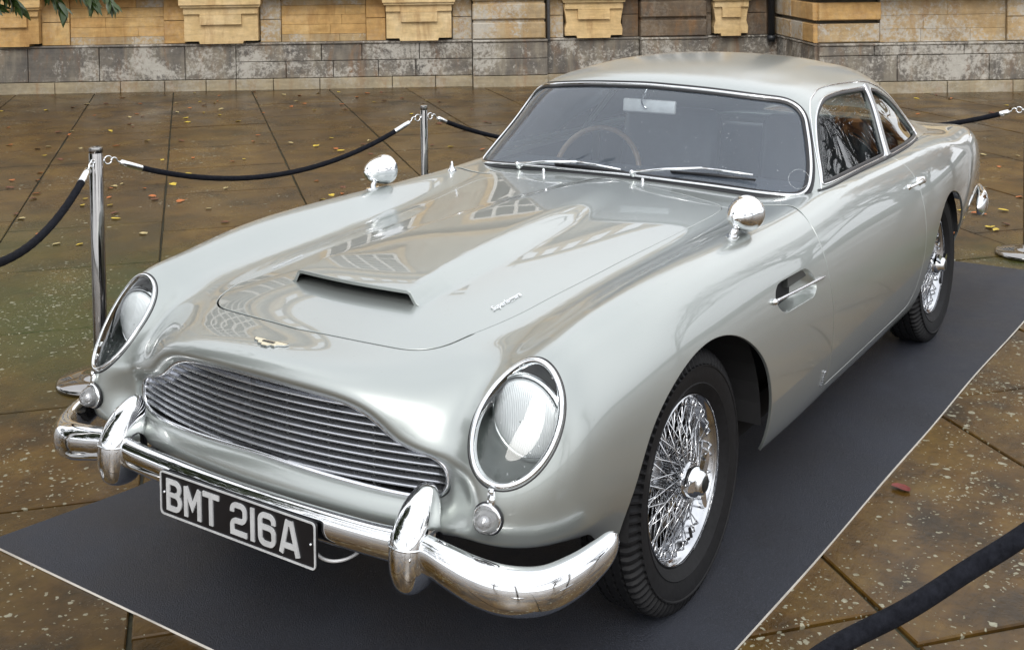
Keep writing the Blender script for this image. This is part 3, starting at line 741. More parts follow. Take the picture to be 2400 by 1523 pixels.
# ---------------------------------------------------------------- bumpers
def bumper(rows, name, nsub=6, up=1):
    A = np.array(rows, float); A = np.concatenate([(A*np.array([-1, 1, 1, 1, 1]))[:0:-1], A]); A = poly_smooth(A, nsub, False)
    n = len(A); V = []; K = 20
    for i in range(n):
        t = A[min(i+1, n-1), :2]-A[max(i-1, 0), :2]; t /= max(np.linalg.norm(t), 1e-9); out_ = np.array([t[1], -t[0]])*up
        for k in range(K):
            a = 2*math.pi*k/K; ca, sa = math.cos(a), math.sin(a)
            d = np.sign(ca)*abs(ca)**.85*A[i, 4]; h = np.sign(sa)*abs(sa)**.9*A[i, 3]
            if ca < 0: d *= .35
            V.append((A[i, 0]+out_[0]*d, A[i, 1]+out_[1]*d, A[i, 2]+h))
    F = [(i*K+k, i*K+(k+1) % K, (i+1)*K+(k+1) % K, (i+1)*K+k) for i in range(n-1) for k in range(K)]
    F += [tuple(range(K)), tuple((n-1)*K+k for k in range(K))[::-1]]
    o = fastmesh(name, V, F, M['chrome'], car); me = o.data
    bm = bmesh.new(); bm.from_mesh(me); bmesh.ops.recalc_face_normals(bm, faces=bm.faces); bm.to_mesh(me); bm.free(); return o
fb = bumper([(0,-.822,.415,.038,.026),(.2,-.818,.415,.038,.026),(.38,-.808,.416,.038,.026),(.47,-.800,.418,.040,.028),(.535,-.798,.417,.043,.031),(.60,-.800,.408,.047,.037),
             (.67,-.796,.396,.051,.042),(.730,-.776,.387,.052,.043),(.780,-.735,.385,.050,.041),(.814,-.672,.394,.047,.036),(.832,-.608,.406,.041,.030),(.841,-.566,.417,.034,.024),(.845,-.543,.424,.021,.014),(.846,-.533,.426,.003,.003)], 'front_bumper')
def overrider(x0, parent, ysg=1, y0=0, name='overrider'):
    Z = [.318,.324,.340,.368,.40,.44,.475,.505,.525,.537,.541]
    yf = [-.800,-.835,-.862,-.874,-.877,-.872,-.855,-.828,-.800,-.778,-.766]; dp = [.004,.06,.098,.118,.124,.122,.11,.085,.055,.027,.003]
    hw = [.003,.017,.031,.041,.0455,.0455,.043,.037,.027,.016,.002]
    A = poly_smooth(np.stack([Z, yf, dp, hw], 1), 5, False); V = []; K = 24
    for z, y, d, w in A:
        for k in range(K):
            a = 2*math.pi*k/K; ca, sa = math.cos(a), math.sin(a)
            dd_ = d*.5; yy = y+dd_-dd_*np.sign(ca)*abs(ca)**.8; V.append((x0+w*np.sign(sa)*abs(sa)**.85, y0+ysg*yy, z))
    n = len(A); F = [(i*K+k, (i+1)*K+k, (i+1)*K+(k+1) % K, i*K+(k+1) % K) for i in range(n-1) for k in range(K)]
    if ysg < 0: F = [f[::-1] for f in F]
    o = fastmesh(name, V, F, M['chrome'], parent)
    bm = bmesh.new(); bm.from_mesh(o.data); bmesh.ops.recalc_face_normals(bm, faces=bm.faces); bm.to_mesh(o.data); bm.free()
    # raised band round the blade
    pb = []
    for k in range(K+1):
        a = math.pi*(-.62+1.24*k/K); ca, sa = math.cos(a), math.sin(a)
        pb.append((x0+.0462*np.sign(sa)*abs(sa)**.85, y0+ysg*(-.872+.0615-.0630*np.sign(ca)*abs(ca)**.8), .437-.004*(1-ca)))
    g = G(); g.tube(pb, .0026, 8); g.obj('overrider_band', M['chrome'], parent)
    g = G(); g.lathe([(.043, -.006), (.0475, -.004), (.0475, .004), (.043, .006)], 28, Matrix.Translation((x0, y0+ysg*-.800, .416)) @ Matrix.Rotation(math.pi/2, 4, 'Y') @ Matrix.Diagonal((1, .72, 8.4, 1)))
    g.obj('overrider_gasket', M['rubber_trim'], parent); return o
for sx in (-1, 1): overrider(.489*sx, fb, 1, .022)
rb = bumper([(0,3.80,.42,.050,.03),(.25,3.795,.42,.050,.03),(.45,3.775,.42,.052,.032),(.58,3.735,.418,.058,.036),(.665,3.675,.412,.064,.046),(.706,3.58,.405,.062,.046),(.728,3.48,.402,.054,.040),(.737,3.41,.402,.040,.028),(.740,3.38,.402,.014,.010),(.7402,3.377,.402,.002,.002)], 'rear_bumper', up=-1)
# bumper brackets
for sx in (-1, 1):
    g = G(); g.box((sx*.40-.012, -.80, .395), (sx*.40+.012, -.60, .425)); g.obj('bumper_bracket', M['black'], car, False)

# ---------------------------------------------------------------- number plate
PY = -.853; PZ = .3825
def plate_mesh():
    o2 = round_poly([(-.26,-.0555),(.26,-.0555),(.26,.0555),(-.26,.0555)], .012, 5); V = []; F = []
    n = len(o2)
    for (sc_, dy) in ((1, .004), (1, -.001), (.993, -.002)):
        for x, z in o2: V.append((x*(1 if sc_ == 1 else .9965), PY+dy, PZ+z*(1 if sc_ == 1 else .985)))
    F = [(r*n+i, r*n+(i+1) % n, (r+1)*n+(i+1) % n, (r+1)*n+i) for r in range(2) for i in range(n)]; F.append(tuple(2*n+i for i in range(n)))
    return fastmesh('number_plate', V, F, M['black_plate'], car, smooth=False)
plate = plate_mesh()
def ribbon(g, pts, w, y0, y1, closed=False):
    P = [Vector((p[0], p[1])) for p in pts]; n = len(P); Lf = []; Rt = []
    for i in range(n):
        if closed: d0 = (P[i]-P[i-1]).normalized(); d1 = (P[(i+1) % n]-P[i]).normalized()
        else:
            d1 = (P[min(i+1, n-1)]-P[min(i, n-2)]).normalized(); d0 = (P[max(i, 1)]-P[max(i-1, 0)]).normalized()
        t = (d0+d1); t = t.normalized() if t.length > 1e-6 else d1; nrm = Vector((-t.y, t.x)); k = min(1/max(nrm.dot(Vector((-d1.y, d1.x))), .35), 2)
        Lf.append(P[i]+nrm*w/2*k); Rt.append(P[i]-nrm*w/2*k)
    V = []
    for a, b_ in zip(Lf, Rt): V += [(a.x, y1, a.y), (b_.x, y1, b_.y), (a.x, y0, a.y), (b_.x, y0, b_.y)]
    F = []
    for i in range(n if closed else n-1):
        a, b_ = i*4, ((i+1) % n)*4; F += [(a, b_, b_+1, a+1), (a+2, b_+2, b_, a), (a+1, b_+1, b_+3, a+3)]
    if not closed: F += [(0, 1, 3, 2), ((n-1)*4, (n-1)*4+2, (n-1)*4+3, (n-1)*4+1)]
    g.add(V, F)
def arc(cx, cz, rx, rz, a0, a1, n=8): return [(cx+rx*math.cos(math.radians(a0+(a1-a0)*i/n)), cz+rz*math.sin(math.radians(a0+(a1-a0)*i/n))) for i in range(n+1)]
H_ = .0785; w_s = .0125; hs_ = w_s/2
def glyph(ch, x0, x1):
    a, b_ = x0+hs_, x1-hs_; t, bt = H_/2-hs_, -H_/2+hs_; r = .014; mz = 0
    if ch == 'B':
        r1 = (t-.002)/2; r2 = (.002-bt)/2
        return [([(a, bt-hs_), (a, t+hs_)], 0), ([(a, t), (b_-r1-.002, t)]+arc(b_-r1-.002, t-r1, r1, r1, 80, -80)+[(b_-r1-.002, .002), (a, .002)], 0), ([(a, .002), (b_-r2, .002)]+arc(b_-r2, bt+r2, r2, r2, 80, -80)+[(b_-r2, bt), (a, bt)], 0)]
    if ch == 'M': m_ = (a+b_)/2; return [([(a, bt-hs_), (a, t+hs_*.2)], 0), ([(b_, bt-hs_), (b_, t+hs_*.2)], 0), ([(a, t+hs_*.3), (m_, -.012), (b_, t+hs_*.3)], 0)]
    if ch == 'T': m_ = (a+b_)/2; return [([(a-hs_, t), (b_+hs_, t)], 0), ([(m_, t), (m_, bt-hs_)], 0)]
    if ch == '2': return [([(a, t-.018)]+arc(a+r, t-r, r, r, 180, 90)+arc(b_-r, t-r, r, r, 90, 0)+[(b_, .012)]+arc(b_-r, .010, r, r, 0, -75)+arc(a+r, -.018, r, r, 105, 180)+[(a, bt), (b_+hs_, bt)], 0)]
    if ch == '1': m_ = (a+b_)/2; return [([(m_, bt-hs_), (m_, t+hs_)], 0)]
    if ch == '6':
        c = [(b_, t-r-.004)]+arc(b_-r, t-r, r, r, 0, 90)+arc(a+r, t-r, r, r, 90, 180)+arc(a+r, bt+r, r, r, 180, 270)+arc(b_-r, bt+r, r, r, 270, 360)+[(b_, -.014)]
        return [(c, 0), ([(b_, -.014)]+arc(b_-r, .005-r, r, r, 0, 90)+[(a+hs_*.6, .005)], 0)]
    if ch == 'A': m_ = (a+b_)/2; return [([(a-.001, bt-hs_), (m_-.005, t+hs_)], 0), ([(b_+.001, bt-hs_), (m_+.005, t+hs_)], 0), ([(m_-.008, t), (m_+.008, t)], 0), ([(a+.004, -.019), (b_-.004, -.019)], 0)]
for ch, f0, f1 in (('B', .048, .153), ('M', .170, .285), ('T', .298, .405), ('2', .478, .583), ('1', .603, .635), ('6', .655, .762), ('A', .785, .905)):
    g = G()
    for j, (pts, cl) in enumerate(glyph(ch, -.26+.52*f0, -.26+.52*f1)): ribbon(g, [(x, z+PZ) for x, z in pts], w_s, PY-.001, PY-.0052-.0002*j)
    g.obj('plate_character', M['plate_letter'], plate, False)
g = G(); ribbon(g, [(x, z+PZ) for x, z in round_poly([(-.257,-.0525),(.257,-.0525),(.257,.0525),(-.257,.0525)], .011, 5)], .0042, PY-.001, PY-.0045, True); g.obj('plate_border', M['plate_letter'], plate, False)
for sx in (-1, 1):
    g = G(); g.lathe([(0, .004), (.003, .003), (.0035, 0)], 10, Matrix.Translation((sx*.244, PY-.002, PZ+.002)) @ Matrix.Rotation(math.pi/2, 4, 'X')); g.obj('plate_rivet', M['alloy'], plate)
g = G(); g.tube(poly_smooth([(.20,-.80,.335),(.225,-.795,.320),(.255,-.78,.317),(.28,-.75,.325),(.29,-.70,.345)], 6, False), .004, 8); g.obj('tow_loop', M['plate_letter'], car)

# ---------------------------------------------------------------- grille
rg = nose_edge[::1]; half = rg[:, [0, 2]]
cxz = np.array([0, .59]); half_in = np.stack([half[:, 0]*.985, cxz[1]+(half[:, 1]-cxz[1])*.955], 1)
full_out = np.concatenate([half_in, (half_in*[-1, 1])[::-1][1:-1]])
def gy(x): return -.772+.30*x*x
A = resample(full_out, 200, True, 2); Lg = np.stack([A[:, 0], gy(A[:, 0]), A[:, 1]], 1); Ng = np.tile([0, -1., 0], (200, 1))
sg = outward(Lg, Ng)
grille = strip('grille', Lg, Ng, [(sg*a, h) for a, h in [(.007, -.012), (.0065, .004), (.003, .0075), (-.003, .0065), (-.0055, 0), (-.0055, -.012)]], M['alloy'])
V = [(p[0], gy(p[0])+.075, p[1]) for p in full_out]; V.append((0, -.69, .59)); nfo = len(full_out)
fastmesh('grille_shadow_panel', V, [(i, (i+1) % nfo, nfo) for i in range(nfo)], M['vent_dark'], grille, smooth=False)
hx = half_in[:, 0]; hz = half_in[:, 1]; ktop = int(hx.argmax())
def xmax(z):
    b_ = 0
    for i in range(len(hx)-1):
        z0, z1 = hz[i], hz[i+1]
        if (z0-z)*(z1-z) <= 0 and z0 != z1: b_ = max(b_, hx[i]+(hx[i+1]-hx[i])*(z-z0)/(z1-z0))
    return b_
ns = 11
for i in range(ns):
    z = .5085+(.690-.5085)*i/(ns-1); xm = xmax(z)-.003
    if xm < .05: continue
    xs = np.linspace(-xm, xm, 41); pr = [(-.0005, -.0030), (-.0028, -.0018), (-.003, .0016), (-.0005, .0028), (.008, .0078), (.020, .0118), (.020, .0106), (.008, .0056)]
    V = []; K = len(pr); F = []
    for x in xs:
        for dy, dz in pr: V.append((x, gy(x)+dy, z+dz))
    for a in range(40):
        for k in range(K): F.append((a*K+k, (a+1)*K+k, (a+1)*K+(k+1) % K, a*K+(k+1) % K))
    F += [tuple(range(K))[::-1], tuple(40*K+k for k in range(K))]
    o = fastmesh('slat', V, F, M['satin'], grille)
for x in (-.39, -.27, -.15, -.03, .09, .21, .33, .44):
    zs = [z for z in np.linspace(.50, .70, 60) if abs(x) < xmax(z)-.004]
    g = G(); g.box((x-.0016, gy(x)+.020, min(zs)), (x+.0016, gy(x)+.030, max(zs)))
    for i in range(ns):
        z = .5085+(.690-.5085)*i/(ns-1)
        if min(zs)+.005 < z < max(zs)-.003: g.lathe([(0, .004), (.0026, .003), (.0032, -.002)], 8, Matrix.Translation((x, gy(x)+.004, z-.0065)) @ Matrix.Rotation(math.pi/2, 4, 'X'))
    g.obj('upright_bar', M['badge_black'], grille, True)

# ---------------------------------------------------------------- badges and script
p, n = FULL.z(0, -.735, .6); fm = frame(n, Vector((0, 1, 0)), p+n*.001)
def flat(name, pts, z0, z1, fm, mat, parent):
    n_ = len(pts); V = [tuple(fm @ Vector((x, y, z0))) for x, y in pts]+[tuple(fm @ Vector((x, y, z1))) for x, y in pts]
    F = [(i, (i+1) % n_, n_+(i+1) % n_, n_+i) for i in range(n_)]+[tuple(range(n_, 2*n_))]
    o = fastmesh(name, V, F, mat, parent, smooth=False)
    bm = bmesh.new(); bm.from_mesh(o.data); bmesh.ops.recalc_face_normals(bm, faces=bm.faces); bm.to_mesh(o.data); bm.free(); return o
wing = [(-.052,.012),(-.020,.0125),(-.016,.010),(.016,.010),(.020,.0125),(.052,.012),(.047,.003),(.030,-.001),(.026,-.008),(.013,-.0075),(.010,-.014),(-.010,-.014),(-.013,-.0075),(-.026,-.008),(-.030,-.001),(-.047,.003)]
wing = [(x*1.1, y*1.12) for x, y in wing]
bd = flat('winged_badge', wing, 0, .003, fm, M['chrome'], car)
flat('badge_enamel', [(x*.93, y*.86) for x, y in wing], .003, .0036, fm, M['enamel'], bd)
flat('badge_bar', [(-.019,-.001),(.019,-.001),(.019,.0055),(-.019,.0055)], .0036, .0052, fm, M['badge_black'], bd)
def text_mesh(name, txt, size, fm, mat, parent, shear=.4, ext=.001, align='CENTER'):
    cu = bpy.data.curves.new(name, 'FONT'); cu.body = txt; cu.size = size; cu.shear = shear; cu.extrude = ext; cu.align_x = align; cu.align_y = 'CENTER'; cu.resolution_u = 3; cu.offset = size*.018
    ob = bpy.data.objects.new(name, cu); COL.objects.link(ob); bpy.context.view_layer.update()
    me = bpy.data.meshes.new_from_object(ob.evaluated_get(bpy.context.evaluated_depsgraph_get())); bpy.data.objects.remove(ob); bpy.data.curves.remove(cu)
    me.transform(fm); me.materials.clear(); me.materials.append(mat); o = bpy.data.objects.new(name, me); COL.objects.link(o); o.parent = parent; return o
text_mesh('badge_lettering', 'ASTON MARTIN', .0052, fm @ Matrix.Translation((0, .0022, .0055)), M['chrome'], bd, 0, .0004)
for sx in (1, -1):
    p, n = FULL.z(.382, -.27, .6); p.x *= sx; n = Vector((n.x*sx, n.y, n.z))
    d = Vector((.015*sx, 1, 0)).normalized()*sx; upv = n.cross(d)
    fm2 = Matrix.Identity(4)
    xx = d; zz = n.normalized(); yy = zz.cross(xx).normalized(); xx = yy.cross(zz)
    for i in range(3): fm2[i][0] = xx[i]; fm2[i][1] = yy[i]; fm2[i][2] = zz[i]; fm2[i][3] = (p+n*.0025)[i]
    text_mesh('bonnet_script', 'Superleggera', .024, fm2, M['chrome'], car, .45, .0006)
p, n = FULL.x(.905, .325); fm = frame(n, Vector((0, 0, 1)), p+n*.001)
g = G(); g.box((-.010, .018, 0), (.008, .026, .003), fm)
for k in range(5): g.box((-.009, -.028+k*.009, 0), (.007, -.0215+k*.009, .002), fm)
g.obj('sill_badge', M['alloy'], car, False)

# ---------------------------------------------------------------- side vents with strake
depth = np.clip(-sdist(vent_skin['v'][:, 1:3], VENT)/.017, 0, 1); dsm = depth*depth*(3-2*depth)
vv = vent_skin['v'].copy(); rear_ = np.clip((vv[:, 1]-.47)/.30, 0, 1)
vv -= vent_skin['n']*(dsm*(.075-.048*rear_))[:, None]
t = vent_skin['t']; fn = np.cross(vv[t[:, 1]]-vv[t[:, 0]], vv[t[:, 2]]-vv[t[:, 0]]); nn = np.zeros_like(vv)
for k in range(3): np.add.at(nn, t[:, k], fn)
q = dict(v=vv, n=nn/np.maximum(np.linalg.norm(nn, axis=1), 1e-12)[:, None], t=t, c=vent_skin['c'])
def vent():
    o = mobj('side_vent', q, M['paint'], car)
    gq = G(); a_ = FULL.x(.50, .683)[0]; gq.box((a_.x-.062, .478, .650), (a_.x-.036, .66, .722)); gq.obj('vent_opening_shade', M['black'], o, False); gq = G(); gq.box((a_.x-.055, .60, .694), (a_.x-.018, .755, .722)); gq.obj('vent_shade_block', M['vent_dark'], o, False)  # two dark blocks stand in for the shade inside the vent recess
    ys = np.linspace(.448, .862, 15); pts = []
    for y in ys:
        p, n = FULL.x(y, .693-(y-.45)*.055); pts.append(p+n*.004)
    g = G(); g.tube(pts, [.0055]+[.0048]*13+[.002], 10, sx=1.0); g.obj('strake', M['alloy'], o); 
    g = G(); g.lathe([(0, .012), (.006, .010), (.009, .004), (.009, -.006), (.0, -.008)], 14, Matrix.Translation(pts[0]) @ Matrix.Rotation(math.pi/2, 4, 'X')); g.obj('strake_end', M['chrome'], o)
    return o
both_sides(vent)
# door handles
def handle():
    y0, y1 = 1.905, 2.075; pts = []; 
    for y in np.linspace(y0, y1, 9):
        p, n = FULL.x(y, .768); u = (y-y0)/(y1-y0); pts.append(p+n*(.012+.016*math.sin(math.pi*min(1, u*1.0))**.6))
    g = G(); g.tube(pts, [.005, .006, .0065, .007, .008, .009, .0095, .0095, .006], 10); o = g.obj('door_handle', M['chrome'], car)
    p, n = FULL.x(2.055, .768); fm = frame(n, Vector((0, 0, 1)), p); g = G(); g.lathe([(0, .030), (.010, .029), (.014, .024), (.016, .004), (.019, .0)], 20, fm); g.obj('push_button', M['chrome'], o)
    p, n = FULL.x(1.915, .768); fm = frame(n, Vector((0, 0, 1)), p); g = G(); g.lathe([(0, .014), (.007, .012), (.010, .002), (.012, 0)], 16, fm); g.obj('handle_foot', M['chrome'], o)
    return o
both_sides(handle)
# wing mirrors
def wing_mirror():
    c = Vector((.702, .520, .917)); ax = Vector((.02, -1, .03)).normalized(); fm = frame(ax, Vector((0, 0, 1)), c)
    g = G(); pr = [(.044, -.046), (.050, -.046), (.0535, -.040), (.0535, -.022), (.0515, -.018), (.0505, -.016), (.0490, .0), (.0440, .022), (.0355, .043), (.025, .058), (.013, .067), (.0085, .069), (.0080, .073), (.0045, .077), (0, .078)]
    g.lathe(pr, 48, fm); o = g.obj('wing_mirror', M['chrome'], car)
    g = G(); g.lathe([(0, -.041), (.030, -.043), (.045, -.045)], 40, fm); g.obj('mirror_face', M['steel_post'], o)
    p, n = FULL.z(.690, .470, .6)
    g = G(); g.tube([p-n*.004, p+n*.012+Vector((0, .004, 0)), p+n*.028+Vector((.003, .022, 0)), c+Vector((0, -.005, -.030))], [.017, .0115, .0105, .013], 14, sx=.75); g.obj('mirror_stalk', M['chrome'], o)
    pts = [(.034*math.cos(a)*(1-.25*math.cos(a)), .0175*math.sin(a)) for a in np.linspace(0, 2*math.pi, 26)[:-1]]
    fb_ = frame(n, Vector((1, 0, 0)), p-n*.002+Vector((0, -.004, 0)))
    flat('mirror_foot', pts, 0, .006, fb_, M['chrome'], o)
    return o
both_sides(wing_mirror)
# aerial base
p, n = FULL.z(.66, .905, .6); p.x *= -1; g = G(); g.lathe([(.018, 0), (.017, .004), (.010, .009), (.008, .016), (.005, .022), (.0055, .026), (.003, .034), (0, .036)], 18, frame(Vector((0, 0, 1)), Vector((0, 1, 0)), p)); g.obj('aerial_base', M['chrome'], car)
# wipers laid along the foot of the windscreen
def onglass(px, py, off):
    """point of the image ray on a plane parallel to the lower windscreen"""
    n = Vector((0, -1, .78)).normalized(); p0 = Vector((0, 1.05, .885))+n*off; d = ray(px, py); o = Vector((CX, CY, CZ)); return o+d*((p0-o).dot(n)/d.dot(n))
def wiper(piv, elbow, tipa, b0_, b1_):
    P0 = onglass(*piv, .012); g = G(); n = Vector((0, -1, .78)).normalized()
    g.lathe([(0, .022), (.006, .021), (.0085, .016), (.0085, .006), (.012, .002), (.012, -.02)], 18, frame(n, Vector((0, 0, 1)), P0)); o = g.obj('wiper', M['chrome'], car)
    e = onglass(*elbow, .030); t = onglass(*tipa, .020)
    g = G(); g.tube([P0+n*.014, P0.lerp(e, .5)+n*.014, e], [.0062, .0052, .0045], 8); g.tube([e, e.lerp(t, .5), t], [.0042, .0045, .0028], 8); g.obj('wiper_arm', M['chrome'], o)
    a, b_ = onglass(*b0_, .012), onglass(*b1_, .006)
    g = G(); g.tube([a, a.lerp(b_, .5)+n*.004, b_], [.003, .0055, .003], 8); g.tube([a-n*.006, a.lerp(b_, .5)-n*.004, b_-n*.004], .004, 6); g.obj('wiper_blade', M['rubber_trim'], o)
wiper((1216, 388), (1352, 379), (1455, 397), (1300, 384), (1462, 402))
wiper((1484, 408), (1645, 394), (1765, 410), (1572, 402), (1770, 421))
for px, py in ((1274, 401), (1506, 424)):
    d = hit(px, py, 2, .878); g = G(); g.lathe([(0, .010), (.004, .010), (.0045, .006), (.006, .004), (.006, -.012)], 12, Matrix.Translation(d)); g.obj('washer_jet', M['chrome'], car)
# fuel-filler style boot details kept out of view; roof seam line
# ---------------------------------------------------------------- wheels
def tyre_mesh():
    n = 84; prof = [(.214,.052),(.222,.064),(.240,.074),(.244,.0775),(.247,.0755),(.272,.0815),(.288,.0820),(.290,.0845),(.293,.0845),(.297,.0800),(.309,.0765),(.321,.0705),(.3295,.063)]
    V = []; F = []
    tread = [(.3325,.0565),(.3340,.046),(.3265,.0445),(.3265,.0405),(.3345,.039),(.3350,.018),(.328,.0165),(.328,.0125),(.335,.011)]
    full = prof+tread; full = full+[(r, -x) for r, x in full[::-1]]; K = len(full); sub = 4*n
    for k in range(sub):
        a = 2*math.pi*k/sub; zig = .0028*[-1, 0, 1, 0][k % 4]
        for j, (r, x) in enumerate(full):
            jj = min(j, K-1-j); rr = r; xx = x
            if jj in (9, 10, 11, 12, 13) and k % 4 in (0, 1): rr = r-.0065; xx = x*(1-.06)
            if jj >= 15: xx = x+zig
            V.append((xx, rr*math.cos(a), rr*math.sin(a)))
    for k in range(sub):
        k2 = (k+1) % sub
        for j in range(K-1): F.append((k*K+j, k*K+j+1, k2*K+j+1, k2*K+j))
    return V, F
TY = tyre_mesh()
RX = Matrix.Rotation(math.pi/2, 4, 'Y')     # local Z -> +X (outboard)
spoke_me = None
def make_wheel():
    root = G(); root.lathe([(.213,.062),(.2165,.060),(.2165,.054),(.210,.052),(.207,.047),(.2035,.045),(.1985,.034),(.192,.022),(.180,.010),(.178,-.02),(.188,-.03),(.200,-.045),(.213,-.056),(.2165,-.060)], 72, RX)
    rim = root.obj('wheel', M['wheel_chrome'], car)
    o = fastmesh('tyre', TY[0], TY[1], M['rubber'], rim)
    bm = bmesh.new(); bm.from_mesh(o.data); bmesh.ops.recalc_face_normals(bm, faces=bm.faces)
    for e in bm.edges:
        if e.calc_face_angle(0) > .6: e.smooth = False
    bm.to_mesh(o.data); bm.free()
    g = G(); g.lathe([(.030,.078),(.044,.077),(.049,.070),(.050,.060),(.046,.052),(.042,.040),(.042,-.02),(.055,-.03),(.060,-.045),(.040,-.055)], 40, RX); g.obj('hub', M['wheel_chrome'], rim)
    g = G(); g.lathe([(0,.118),(.022,.117),(.029,.112),(.031,.100),(.038,.096),(.041,.086),(.043,.070)], 32, RX)
    g.obj('spinner', M['chrome'], rim)
    for a0 in (0.5, .5+2*math.pi/3, .5+4*math.pi/3):
        mt = Matrix.Rotation(a0, 4, 'X'); gg = G()
        pts = [(.030,-.014),(.055,-.012),(.076,-.004),(.082,.006),(.074,.012),(.055,.013),(.030,.014)]
        V = [mt @ Vector((.094, x, y)) for x, y in pts]+[mt @ Vector((.107-.03*(x-.03), x, y)) for x, y in pts]; k = len(pts)
        gg.add(V, [(i, (i+1) % k, k+(i+1) % k, k+i) for i in range(k)]+[tuple(range(k, 2*k)), tuple(range(k))[::-1]])
        o = gg.obj('spinner_ear', M['chrome'], rim, False)
        bm = bmesh.new(); bm.from_mesh(o.data); bmesh.ops.recalc_face_normals(bm, faces=bm.faces); bm.to_mesh(o.data); bm.free()
    g = G(); g.lathe([(0,.1187),(.019,.119),(.0205,.1175)], 24, RX); g.obj('spinner_cap', M['badge_black'], rim)
    g = G(); g.lathe([(.02,-.05),(.135,-.05),(.140,-.055),(.140,-.07),(.02,-.07)], 40, RX); g.obj('brake_disc', M['steel_post'], rim)
    g = G(); g.box((-.068, -.06, .06), (-.02, .06, .16)); g.obj('brake_caliper', M['black'], rim)
    # spokes: outer row crosses to the rim well, inner rows fan from the hub tube
    def sp(a_h, xh, rh, a_r, xr, rr):
        p = Vector((xh, rh*math.cos(a_h), rh*math.sin(a_h))); q = Vector((xr, rr*math.cos(a_r), rr*math.sin(a_r))); d = q-p
        g = G(); g.tube([p, p+d*.90], .0018, 6); g.tube([p+d*.88, p+d*.90, q], [.0021, .0034, .0036], 6); return g
    N_ = 18
    for (xh, rh, xr, rr, tw) in ((.072,.050,.022,.191,.62), (.034,.043,.043,.2015,.50)):
        for s in (-1, 1):
            base = sp(0, xh, rh, s*tw, xr, rr); me = None
            for k in range(N_):
                if me is None: o = base.obj('spoke', M['wheel_chrome'], rim); me = o.data
                else: o = bpy.data.objects.new('spoke', me); COL.objects.link(o); o.parent = rim
                o.rotation_euler = (2*math.pi*(k+(.5 if s > 0 else 0)+(0.25 if xh < .05 else 0))/N_, 0, 0)
    g = G()
    for k in range(24):
        for sg_ in (-1, 1):
            a0 = 2*math.pi*k/24; a1 = a0+sg_*.34; g.tube([(-.012, .045*math.cos(a0), .045*math.sin(a0)), (.012, .188*math.cos(a1), .188*math.sin(a1))], .0014, 5)
    o = g.obj('inner_spokes', M['wheel_chrome'], rim); o['kind'] = 'stuff'
    g = G(); g.lathe([(.0035, .030), (.0045, .028), (.0045, 0)], 8, Matrix.Translation((.045, 0, -.198))); g.obj('tyre_valve', M['black'], rim)
    return rim
wh = make_wheel()
def copy_tree(o):
    c = o.copy(); COL.objects.link(c)
    for ch in o.children:
        k = ch.copy(); COL.objects.link(k); k.parent = c
    return c
WZ = .331
spots = [(.696, 0, 0, .35), (.688, 2.489, 0, 1.9), (-.696, 0, math.pi, .8), (-.688, 2.489, math.pi, .2)]
for i, (x, y, rz, spin) in enumerate(spots):
    w = wh if i == 0 else copy_tree(wh)
    w.location = (x, y, WZ); w.rotation_euler = (spin if rz == 0 else -spin, 0, rz)
# wheel-house liners and dark underside
for sx in (-1, 1):
    for cy, r, zb_ in ((.03, .405, .33), (2.47, .365, .40)):
        V = []; F = []; n = 20
        for k in range(n+1):
            a = math.pi*k/n; 
            for x in (.40, .790 if zb_ < .35 else .775): V.append((sx*x, cy-r*math.cos(a), min(zb_+r*math.sin(a)*(.38/.365 if zb_ < .35 else .80), .715)))
        V.append((sx*.40, cy, zb_)); c_i = len(V)-1
        for k in range(n): F.append((2*k, 2*k+2, 2*k+3, 2*k+1)); F.append((2*k, 2*k+2, c_i))
        fastmesh('wheel_house', V, F, M['black'], car, smooth=False)
g = G(); g.box((-.66, .46, .215), (.66, 2.05, .30)); g.box((-.38, -.5, .30), (.38, .46, .62)); g.box((-.38, 2.05, .22), (.38, 3.3, .62)); g.box((-.55, 2.9, .36), (.55, 3.4, .62)); g.box((-.64, .48, .30), (.64, .98, .74))
g.obj('underbody', M['black'], car, False)
# ---------------------------------------------------------------- cabin
head, _low = split(Gh, 1.08-Gh['v'][:, 2])
mobj('headlining', both(inset(head, .022)), M['leather_line'], car)
g = G(); g.box((-.64, 1.0, .30), (.64, 2.75, .33)); g.obj('cabin_floor', M['black'], car, False)
def rbox(name, a, b_, bev, mat, parent, rot=None, seg=3):
    bm = bmesh.new(); bmesh.ops.create_cube(bm, size=1)
    for v in bm.verts: v.co = Vector(((a[i]+b_[i])/2+v.co[i]*(b_[i]-a[i]) for i in range(3)))
    bmesh.ops.bevel(bm, geom=bm.edges[:], offset=bev, segments=seg, profile=.5, affect='EDGES')
    if rot is not None: bmesh.ops.transform(bm, matrix=rot, verts=bm.verts)
    me = bpy.data.meshes.new(name); bm.to_mesh(me); bm.free(); me.polygons.foreach_set('use_smooth', [True]*len(me.polygons)); me.materials.append(mat)
    o = bpy.data.objects.new(name, me); COL.objects.link(o); o.parent = parent; return o
rbox('dashboard', (-.66, 1.13, .70), (.66, 1.42, .852), .03, M['leather'], car)
def slab_rot(c, ang): return Matrix.Translation(c) @ Matrix.Rotation(ang, 4, 'X') @ Matrix.Translation(-Vector(c))
